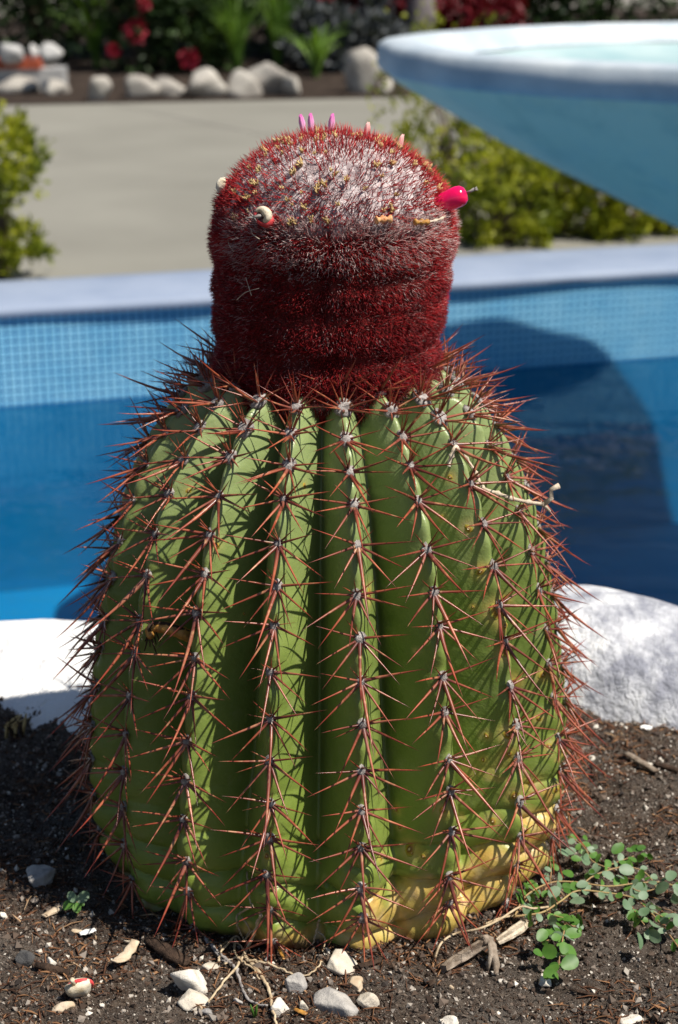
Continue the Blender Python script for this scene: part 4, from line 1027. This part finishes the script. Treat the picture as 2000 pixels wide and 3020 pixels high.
LV = [(575, 345, 0, .9), (590, 215, 2, .8), (690, 235, 3, .7), (780, 300, 0, .9), (680, 350, 2, .6), (840, 390, 0, .95), (785, 370, 2, .8), (625, 420, 2, .8), (705, 440, 0, 1.1), (500, 380, 0, .9), (800, 520, 0, 1.25),
      (745, 560, 2, .8), (375, 420, 2, 1.1), (435, 480, 2, .7), (390, 570, 1, 1.0), (550, 560, 2, 1.0), (545, 670, 2, 1.0), (680, 660, 0, .9), (435, 710, 0, 1.1), (340, 730, 2, .7), (375, 805, 1, 1.1), (240, 880, 2, .9),
      (195, 650, 3, .9), (230, 690, 3, .8), (290, 815, 2, .5), (215, 780, 3, .9), (180, 830, 3, .8), (635, 795, 0, 1.2), (920, 585, 2, 1.2), (920, 590, 0, 1.1), (1090, 525, 0, 1.2), (1030, 600, 0, .7), (970, 760, 1, 1.1),
      (1105, 835, 0, 1.2), (1215, 680, 0, 1.5), (1250, 750, 0, .9), (1385, 810, 0, 1.2), (1440, 720, 1, 1.3), (1500, 590, 0, 1.1), (1560, 720, 0, 1.1), (1545, 790, 1, 1.0), (1255, 900, 0, 1.1), (1155, 920, 2, 1.1), (1200, 985, 3, .8), (1360, 1000, 0, 1.2),
      (1265, 1120, 1, 1.2), (1355, 1130, 1, 1.3), (1515, 960, 0, 1.1), (1560, 1000, 0, 1.0), (1330, 865, 0, .5), (1280, 820, 0, .6), (1000, 340, 2, 1.1), (1030, 310, 2, .7), (1175, 320, 2, 1.0), (1230, 310, 2, .7), (1115, 345, 2, .6), (1100, 465, 2, 1.2), (1200, 405, 3, 1.0), (1260, 380, 2, .7), (1310, 395, 3, .7),
      (300, 1140, 2, 1.1), (355, 1110, 2, .9), (430, 1090, 2, .9), (285, 1270, 2, .9), (380, 1275, 2, 1.4), (500, 1260, 2, 1.0), (580, 1235, 2, 1.3), (555, 1385, 2, 1.4), (385, 1420, 2, 1.4), (390, 1480, 2, .9), (470, 1480, 3, .7), (600, 1110, 2, 1.2), (660, 990, 3, 1.2), (560, 985, 2, 1.0), (495, 950, 2, 1.1), (380, 975, 1, 1.1), (470, 1010, 2, .9), (540, 1060, 2, .8), (650, 1075, 3, .6), (230, 970, 3, .8), (185, 1010, 3, .7), (120, 760, 3, .7), (145, 700, 3, .7), (440, 1140, 2, .8), (350, 1200, 3, .6)]
g = random.Random(44)
for (a_, b_, kd, sz_) in LV:
    h_ = (.013 if kd in (0, 1) else .009) * g.uniform(0.8, 1.1); ln = 0.0074 * sz_; ang = g.uniform(0, 6.28)
    c_ = wloc(a_, b_, h_)
    tl = (g.gauss(0, .35), -0.35 + g.gauss(0, .35), 1.0) if kd in (0, 2) else (g.choice((-1, 1)) * 1.2, -0.5, 0.7)
    put_leaf(weed, c_ - Vector((math.cos(ang), math.sin(ang), 0)) * ln * 0.5, ang, tl, ln, kd)
for cv in stem_cv:
    acc = 0.0
    for i in range(1, len(cv) - 1):
        acc += (cv[i] - cv[i - 1]).length
        if acc < 0.0062: continue
        acc = 0.0; d_ = (cv[i + 1] - cv[i - 1]); base_a = math.atan2(d_.y, d_.x)
        for sg in (-1, 1):
            if g.random() < 0.22: continue
            ang = base_a + sg * g.uniform(0.9, 1.6); ln = g.uniform(0.0038, 0.0066); kd = g.choice((0, 0, 2, 2, 1, 3))
            tl = (g.gauss(0, .4), -0.3 + g.gauss(0, .4), 1.0) if kd in (0, 2) else (g.choice((-1, 1)) * 1.0, -0.5, 0.8)
            put_leaf(weed, cv[i] + Vector((0, 0, 0.0004)), ang, tl, ln, kd)
# seedling
p = soil_pt(228, 2700); sd_ = empty('seedling', p); tag(sd_, 'tiny green seedling with four leaves in the shaded soil', 'seedling')
MB().tube(catmull([Vector((0, 0, -.002)), Vector((.0006, 0, .004)), Vector((0, .001, .008))], 4), .0005, 6).build('stem', M['weedstem'], sd_)
for (ang, tl, ln, kd) in [(R(190), (-.3, -.5, 1), .0085, 2), (R(60), (.3, -.9, .8), .0085, 1), (R(110), (-.2, -.9, .6), .0075, 1), (R(280), (.1, -.4, 1), .0065, 2), (R(350), (.2, -.5, 1), .0045, 2)]:
    put_leaf(sd_, Vector((0, .0006, .0078)), ang, tl, ln, kd)
p = soil_pt(752, 3000); gs = empty('grass_shoot', p); tag(gs, 'tiny green grass shoot left of the white blocky stone', 'grass')
for dx in (-.002, .0012):
    MB().tube([(0, 0, -.001), (dx * .6, 0, .004), (dx, -.001, .008)], [.0006, .0008, .0002], 5).build('blade', M['weedleaf2'], gs)
# dry tuft on the left heap
p = soil_pt(42, 2170); dt = empty('dry_moss_tuft', p); tag(dt, 'small dry brown moss tuft before the sunlit rim rock', 'moss')
g = random.Random(3)
for k in range(9):
    a_ = g.uniform(0, 6.28); MB().tube([(g.uniform(-.006, .006), g.uniform(-.003, .003), -.001), (g.uniform(-.008, .008), 0, .007), (g.uniform(-.010, .012), 0, g.uniform(.010, .016))], [.0012, .0014, .0006], 5).build('sprig', M['bark'] if k % 2 else M['dryflower'], dt)

# ------------------------------------------------------------------ loose grains and fibres (uncountable)
g = np.random.default_rng(99)
OV = np.array([(1, 0, 0), (-1, 0, 0), (0, 1, 0), (0, -1, 0), (0, 0, 1), (0, 0, -1)], float)
OF = np.array([(0, 2, 4), (2, 1, 4), (1, 3, 4), (3, 0, 4), (2, 0, 5), (1, 2, 5), (3, 1, 5), (0, 3, 5)])
n = 60000
x = g.uniform(-0.27, 0.27, n); y = g.uniform(-0.215, 0.17, n)
rad = np.hypot(x - CX, y); sel = rad > 0.100; x, y = x[sel], y[sel]; n = len(x)
size = 0.00035 + 0.0008 * g.random(n) ** 2.5 + 0.0020 * (g.random(n) ** 16)
z_ = soil_h(x, y) + 0.001 + size * 0.35
jit = g.uniform(0.55, 1.25, (n, 6, 1)); ax = g.uniform(0.6, 1.3, (n, 1, 3))
Rm = np.linalg.qr(g.normal(size=(n, 3, 3)))[0]
V = (OV[None] * jit * ax) @ Rm * size[:, None, None] + np.stack([x, y, z_], 1)[:, None, :]
col = np.clip(np.where(g.random(n) < 0.14, g.uniform(0.66, 1, n), g.beta(1.6, 2.0, n) * 0.85), 0, 1)
o = obj('soil_grains', fast_mesh('soil_grains', V.reshape(-1, 3), [(OF[None] + (np.arange(n) * 6)[:, None, None]).reshape(-1, 3)], False, {'rnd': np.repeat(col, 6)}, M['grain']))
tag(o, 'loose sand grains and grit on the planter soil', 'grit', kind='stuff')
n = 26000
x = g.uniform(-0.27, 0.27, n); y = g.uniform(-0.20, 0.17, n); rad = np.hypot(x - CX, y); sel = rad > 0.10
dens = fbm(x * 22, y * 22, 2, 55) + 0.9 * np.exp(-((rad - 0.125) / 0.03) ** 2) + 0.35 * smooth(0.0, 0.1, y); sel &= g.random(n) < smooth(-0.5, 0.9, dens); x, y = x[sel], y[sel]; n = len(x)
ang = g.uniform(0, 2 * np.pi, n); L = 0.002 + 0.012 * g.random(n) ** 2.4; tilt = g.normal(0.05, 0.22, n); w = g.uniform(0.0002, 0.0008, n)
d = np.stack([np.cos(ang) * np.cos(tilt), np.sin(ang) * np.cos(tilt), np.sin(tilt)], 1); sd = np.stack([-np.sin(ang), np.cos(ang), 0 * ang], 1); up = np.cross(d, sd)
c0 = np.stack([x, y, soil_h(x, y) + 0.0014], 1); rings = []
for t, kk in ((-0.5, 0.5), (0.0, 1.0), (0.5, 0.4)):
    cc_ = c0 + d * (L * t)[:, None] + up * (L * 0.08 * (1 - 4 * t * t))[:, None]
    for a_ in (0, 2.09, 4.19): rings.append(cc_ + (sd * math.cos(a_) + up * math.sin(a_) * 0.7) * (w * kk)[:, None])
V = np.stack(rings, 1).reshape(-1, 3); b0 = (np.arange(n) * 9)[:, None]
Q = np.concatenate([b0 + np.array([[r_ * 3 + k, r_ * 3 + (k + 1) % 3, r_ * 3 + 3 + (k + 1) % 3, r_ * 3 + 3 + k]]) for r_ in range(2) for k in range(3)])
o = obj('plant_fibres', fast_mesh('plant_fibres', V, [Q], True, {'rnd': np.repeat(np.clip(g.beta(1.5, 2.0, n), 0, 1), 9)}, M['fibre']))
tag(o, 'fine brown plant fibres and wood shreds mixed into the soil', 'litter', kind='stuff')

# ------------------------------------------------------------------ FAR THINGS: fountain, bushes, stones, plants
RZ = 0.236; fc = Vector((1.55, 3.307, ZW)); FR = 1.0
fo = empty('fountain', (fc.x, fc.y, -1.45)); fo.scale = (1.45, 0.95, 1); tag(fo, 'wide pale blue conical fountain bowl standing in the pool', 'fountain')
h0 = RZ + 1.45
def fp(r, dz): return (r, h0 + dz)
wb = lambda t, z: 0.006 * math.sin(9 * t) + 0.004 * math.sin(23 * t + 1)
MB().lathe([fp(FR - 0.005, -0.070), fp(FR - 0.03, -0.10), fp(FR * 0.80, -0.235), fp(FR * 0.5, -0.44), fp(FR * 0.24, -0.61), fp(FR * 0.14, -0.68), fp(FR * 0.10, -0.80), fp(FR * 0.14, -h0 + 0.05), fp(FR * 0.24, -h0)], 120, wob=wb).build('bowl', M['fount'], fo)
MB().lathe([fp(FR - 0.10, -0.05), fp(FR - 0.075, -0.012), fp(FR - 0.05, 0.0), fp(FR - 0.012, -0.002), fp(FR, -0.012), fp(FR + 0.002, -0.06), fp(FR - 0.005, -0.073)], 120, wob=wb).build('rim', M['fountrim'], fo)
MB().lathe([fp(FR - 0.095, -0.052), fp(FR * 0.8, -0.075), fp(FR * 0.4, -0.09), fp(0.02, -0.095)], 90).build('basin_lining', M['fountin'], fo)
MB().lathe([fp(0.10, -0.09), fp(0.085, 0.02), fp(0.06, 0.12), fp(0.045, 0.22), fp(0.035, 0.27), fp(0.002, 0.28)], 24).build('spout_column', M['fountrim'], fo)

def leaves_mesh(name, centers, dirs, L, W, mat, seed):
    """small folded leaves, two triangles a side"""
    g = np.random.default_rng(seed); n = len(centers)
    d = dirs / np.linalg.norm(dirs, axis=1)[:, None]; s_ = np.cross(d, g.normal(size=(n, 3))); s_ /= np.linalg.norm(s_, axis=1)[:, None]; nn = np.cross(d, s_)
    Ls = L * g.uniform(0.6, 1.25, n)[:, None]; Ws = W * g.uniform(0.7, 1.2, n)[:, None]
    V = np.stack([centers, centers + d * Ls * .5 + s_ * Ws / 2 + nn * Ws * .2, centers + d * Ls - nn * Ws * .15, centers + d * Ls * .5 - s_ * Ws / 2 + nn * Ws * .2], 1).reshape(-1, 3)
    b0 = (np.arange(n) * 4)[:, None]
    return fast_mesh(name, V, [np.concatenate([b0 + np.array([[0, 1, 2]]), b0 + np.array([[0, 2, 3]])])], True, None, mat)
def bush(name, base, lobes, nleaf, L, W, mat, label, cat, seed, group=None, tip=0.6):
    """lobes: (dx, dy, dz, rx, ry, rz) leafy masses over the base; every lobe has twiggy clumps"""
    e = empty(name, base); tag(e, label, cat, group); g = np.random.default_rng(seed); C = []; D = []
    tot = sum(l[3] * l[5] for l in lobes); b = MB()
    for (dx, dy, dz, rx, ry, rz) in lobes:
        n = int(nleaf * rx * rz / tot); nc = max(10, n // 26)
        u = g.normal(size=(nc, 3)); u /= np.linalg.norm(u, axis=1)[:, None]; rad_ = g.uniform(0.45, 1.0, nc) ** 0.6
        cc = u * rad_[:, None] * np.array([rx, ry, rz]) * g.uniform(0.82, 1.12, nc)[:, None]
        k = g.integers(0, nc, n); sp = 0.20 * min(rx, rz)
        pts = cc[k] + g.normal(0, 1, (n, 3)) * sp * g.uniform(.3, 1, n)[:, None]
        C.append(pts + np.array([dx, dy, dz])); D.append(cc[k] / np.array([rx, ry, rz]) * tip + g.normal(0, .55, (n, 3)) + np.array([0, 0, .35]))
        for q_ in cc[:8]:
            p1 = Vector((dx, dy, dz)) + Vector(q_.tolist()) * 0.7
            b.tube([Vector((g.normal(0, .01), g.normal(0, .01), -0.02)), Vector((dx * .4, dy * .4, dz * .55)) + Vector((g.normal(0, .02), 0, 0)), p1], [0.012, 0.008, 0.003], 5)
    obj('crown', leaves_mesh('crown', np.concatenate(C), np.concatenate(D), L, W, mat, seed + 1), e)
    b.build('trunk', M['stem'], e); return e
pb = wpt(0, 0.40, ZP)
def wb_(px, v):   # a point on the paving v metres behind the pool wall, in line with pixel column px
    d = ray(px, 700); u = None
    for uu in np.linspace(-1, 4, 800):
        q = wpt(uu, v, ZP); 
        if (q.x - CAM.x) / ((q.y - CAM.y) * CP - (q.z - CAM.z) * SP) >= (px - 1000) / FPX: return q
    return wpt(2, v, ZP)
bush('low_bush', wb_(5, 0.50), [(0.0, 0, 0.105, 0.135, 0.11, 0.095), (-0.01, 0.02, 0.36, 0.145, 0.13, 0.15)], 2600, 0.034, 0.017, M['bushleaf'], 'sunlit yellow green bush of two lobes at the left end of the coping', 'bush', 21)
BB = [(1330, 1.30, .26, .42, 2200, 31, 'loose dark green bush partly bare behind the cap and fountain', 'bushleaf'), (1480, .60, .20, .22, 2000, 32, 'low bright yellow green bush right beside the cactus cap', 'bushleaf'),
      (1640, .75, .22, .25, 2200, 33, 'broad yellow green bush in the middle under the fountain bowl', 'bushleaf'), (1800, .62, .18, .19, 1600, 34, 'small loose yellow green bush under the fountain bowl edge', 'bushleaf'),
      (1940, .66, .20, .18, 1500, 35, 'low yellow green bush where fountain bowl nears the coping', 'bushleaf'), (1500, 1.6, .30, .34, 1500, 36, 'sparse greyish bush rising behind the yellow green bushes', 'greyleaf')]
for (px, v, rx, rz, nl, sd, lab, mt) in BB:
    q = wb_(px, v); bush('low_bush', q, [(0, 0, rz * .85, rx, rx * .8, rz), (rx * .5, 0, rz * .5, rx * .6, rx * .5, rz * .55), (-rx * .45, -.02, rz * .45, rx * .6, rx * .5, rz * .5)], nl, 0.036, 0.018, M[mt], lab, 'bush', sd, 'bushes behind the coping')

# row of limestone rocks along the garden bed
def far_rock(px, py, w, h, label, seed, mat='rearstone', dy=0.0, zoff=0.0):
    p = on_z(px, py + h / 2, ZP + zoff); s_ = (p - CAM).dot(Vector((0, CP, -SP))) / FPX; a_ = w * s_ / 2; c_ = h * s_ / 2
    o = obj('garden_rock', rock_mesh('garden_rock', seed, (a_ * 1.12, a_ * .9, c_ * 1.15), M[mat], 3, 12, 14, 0.10, 1.8), None, (p.x, p.y + a_ * .7 + dy, ZP + zoff + c_ * .85)); o.rotation_euler = (0, rnd.uniform(-.1, .1), rnd.uniform(-1, 1))
    return tag(o, label, 'rock', 'rocks edging the garden bed')
far_rock(285, 266, 70, 70, 'grey shaded rock at the end of the low white wall', 51)
far_rock(405, 252, 96, 84, 'rounded pale rock next to the grey shaded rock on the bed edge', 52)
far_rock(500, 262, 100, 56, 'low flat rock between the rounded and the peaked rock', 53)
far_rock(598, 246, 116, 96, 'peaked pale rock under the red flower head', 54)
far_rock(720, 248, 92, 84, 'brownish rock leaning on the tallest white rock', 55)
far_rock(792, 232, 116, 108, 'tallest bright white rock of the bed edge', 56)
far_rock(862, 256, 66, 66, 'small brown tinged rock beside the tallest white rock', 57)
far_rock(1064, 222, 100, 116, 'lone upright boulder between the rocks and the fountain rim', 58)
far_rock(1140, 254, 46, 46, 'small dull rock behind the fountain rim', 59)

far_rock(50, 250, 150, 62, 'long pale rock lying before the low brick topped wall', 60)
far_rock(160, 258, 84, 50, 'dull bluish rock before the end of the low wall', 61)
# low white wall with a brick course and stones
lw0 = on_z(-260, 276, ZP); lw1 = on_z(190, 274, ZP)
lw = empty('low_wall', lw0); d_ = (lw1 - lw0); lw.rotation_euler = (0, 0, math.atan2(d_.y, d_.x)); LL = d_.length
tag(lw, 'low whitewashed garden wall with a red brick course', 'wall')
MB().box((0, 0, 0), (LL, 0.25, 0.155)).build('wall_face', M['whitewall'], lw, smooth=False)
brick_me = MB().box((0.004, -0.012, 0.156), (0.206, 0.26, 0.212)).mesh('brick', M['brick'], False)
for k in range(int(LL / 0.21)): o = obj('brick', brick_me, lw, (k * 0.21 + 0.02, 0, 0)); o.rotation_euler = (0, 0, rnd.uniform(-.02, .02))
for px, w, h, lab, sd in ((30, 92, 50, 'broad white rock on the brick course of the low wall', 71), (95, 40, 40, 'small white rock between two rocks on the brick course', 73), (150, 74, 62, 'white rock at the inner end of the brick course', 72)):
    far_rock(px, 155, w, h, lab, sd, 'whitewall', 0.0, 0.213)

# planting in the bed
def strap_plant(px, py, n, ht, mat, label, seed, lean_=0.35, w=0.030, dy=0.35):
    base = on_z(px, py, ZP); base.y += dy; base.z = ZP + 0.015; e = empty('strap_leaf_plant', base); tag(e, label, 'plant', 'leafy plants in the garden bed'); g = random.Random(seed)
    for k in range(n):
        a_ = g.uniform(0, 6.28); H_ = ht * g.uniform(.6, 1.1); rch = H_ * lean_ * g.uniform(.3, 1.5); b = MB(); V = []; nn = 6
        sd = Vector((-math.sin(a_), math.cos(a_), 0)); dr = Vector((math.cos(a_), math.sin(a_), 0))
        for i in range(nn):
            t = i / (nn - 1); c_ = dr * (0.02 + rch * t * t) + Vector((0, 0, H_ * (t - .25 * t ** 3 * lean_ * 2))); ww = w * (0.5 + .9 * t) * (1 - t ** 3) + .001
            V += [c_ - sd * ww / 2, c_ + dr * (-.008) , c_ + sd * ww / 2]
        b.add(V, [(i * 3 + j, i * 3 + j + 1, i * 3 + 4 + j, i * 3 + 3 + j) for i in range(nn - 1) for j in range(2)]); b.build('blade', mat, e)
    return e
strap_plant(690, 240, 44, 0.72, M['strap'], 'tuft of upright sunlit strap leaves behind the peaked rock', 81)
strap_plant(815, 235, 46, 0.85, M['strap'], 'tallest tuft of bright strap leaves behind the tallest rock', 82, .25)
strap_plant(610, 235, 22, 0.5, M['strap'], 'smaller tuft of strap leaves beside the red flower heads', 83, .45)
strap_plant(930, 250, 22, 0.5, M['strap'], 'low tuft of strap leaves before the greyish shrub', 84, .6)
strap_plant(260, 230, 20, 0.75, M['strap'], 'loose dark strap leaf plant at the end of the brick course', 85, .5, dy=.5)

def flower_shrub(px, py, heads, label, seed, lobes, dy):
    base = on_z(px, py, ZP); base.y += dy; base.z = ZP
    e = bush('flowering_shrub', base, lobes, 2600, 0.075, 0.035, M['hedgeleaf'], label, 'shrub', seed, 'flowering shrubs in the garden bed')
    g = np.random.default_rng(seed)
    for (hx, hy, hr) in heads:
        c_ = at_y(hx, hy, base.y - 0.30) - base; n = 90; u = g.normal(size=(n, 3)); u /= np.linalg.norm(u, axis=1)[:, None]
        obj('flower_head', leaves_mesh('flower_head', np.array(c_)[None] + u * hr * .6, u + g.normal(0, .3, (n, 3)), hr * .6, hr * .5, M['redpetal'], seed + 5), e)
flower_shrub(400, 240, [(402, 92, .085), (335, 150, .05)], 'dark leafy shrub with a big red flower head', 91, [(0, 0, .38, .50, .35, .40), (-.3, .1, .65, .35, .3, .35), (.3, .1, .6, .35, .3, .35)], .55)
flower_shrub(560, 240, [(558, 172, .07), (425, 12, .05)], 'dark leafy shrub with a red flower head low near the rocks', 92, [(0, 0, .32, .36, .3, .34), (.1, .15, .6, .4, .3, .3)], .50)
def far_bush(px, py, dy, rx, rz, nl, mat, label, seed, name='garden_shrub'):
    base = on_z(px, py, ZP); base.y += dy; base.z = ZP
    bush(name, base, [(0, 0, rz * .55, rx, rx * .7, rz * .55), (rx * .35, .1, rz * .95, rx * .7, rx * .6, rz * .5), (-rx * .35, .1, rz * .9, rx * .7, rx * .6, rz * .5)], nl, 0.095, 0.05, mat, label, 'shrub', seed, 'shrubs closing off the garden bed')
far_bush(1010, 245, .75, .48, .36, 1900, M['greyleaf'], 'greyish low shrub behind the lone boulder', 101)
far_bush(1120, 240, 1.15, .55, .75, 2400, M['redleaf'], 'dark red leaved shrub behind the greyish shrub', 102)
far_bush(20, 235, 1.3, .8, 1.75, 7500, M['hedgeleaf'], 'dark hedge shrub behind the low brick topped wall', 103)
far_bush(240, 235, 1.9, .9, 1.75, 7500, M['hedgeleaf'], 'dark hedge shrub behind the loose strap leaf plant', 104)
far_bush(520, 235, 1.9, .9, 1.75, 7500, M['hedgeleaf'], 'dark hedge shrub behind the red flower heads', 105)
far_bush(780, 235, 1.9, .9, 1.75, 7500, M['hedgeleaf'], 'dark hedge shrub behind the tallest strap leaves', 106)
far_bush(1030, 235, 2.3, .9, 1.75, 7500, M['hedgeleaf'], 'dark hedge shrub behind the red leaved shrub', 107)
far_bush(1330, 235, 1.7, .9, 1.75, 7500, M['hedgeleaf'], 'dark hedge shrub just right of the palm trunk', 108)
far_bush(1600, 235, 1.7, .9, 1.75, 7500, M['hedgeleaf'], 'dark hedge shrub behind the middle of the fountain rim', 109)
far_bush(1880, 235, 1.7, .9, 1.75, 7500, M['hedgeleaf'], 'dark hedge shrub above the far side of the fountain', 110)
far_bush(1445, 235, .9, .35, .55, 900, M['redleaf'], 'reddish shrub peeping over the fountain rim', 111)

# palm
base = on_z(1255, 240, ZP); base.y += 1.0; base.z = ZP
pl = empty('palm_tree', base); tag(pl, 'palm tree with a grey ringed trunk behind the fountain rim', 'palm')
prf = []
for i in range(40): z = 3.4 * i / 39; prf.append((0.115 * (1 - .25 * i / 39) + .006 * (i % 2) + .05 * math.exp(-z / .2), z - .02))
MB().lathe(prf, 20).build('trunk', M['trunk'], pl)
g = random.Random(8)
for k in range(14):
    a_ = 2 * math.pi * k / 14 + g.uniform(-.15, .15); el = g.uniform(.1, 1.1); Lf = 1.5
    dr = Vector((math.cos(a_), math.sin(a_), 0)); sd = Vector((-dr.y, dr.x, 0)); b = MB()
    sp = [Vector((0, 0, 3.36)) + dr * (Lf * t * math.cos(el * (1 - .5 * t))) + Vector((0, 0, Lf * (math.sin(el) * t - .75 * t * t))) for t in [i / 10 for i in range(11)]]
    b.tube(sp, [0.018 * (1 - .8 * i / 10) for i in range(11)], 5)
    for i in range(1, 30):
        t = i / 30; i0 = int(t * 10); c_ = sp[i0].lerp(sp[min(i0 + 1, 10)], t * 10 - i0); ll = 0.42 * math.sin(math.pi * (.12 + .85 * t))
        for s_ in (-1, 1):
            tip = c_ + sd * s_ * ll + dr * ll * .5 - Vector((0, 0, ll * .35)); m_ = c_.lerp(tip, .4) + Vector((0, 0, .02))
            b.add([c_, m_ + dr * .018, tip, m_ - dr * .018], (), [(0, 1, 2), (0, 2, 3)])
    b.build('frond', M['strap'], pl)
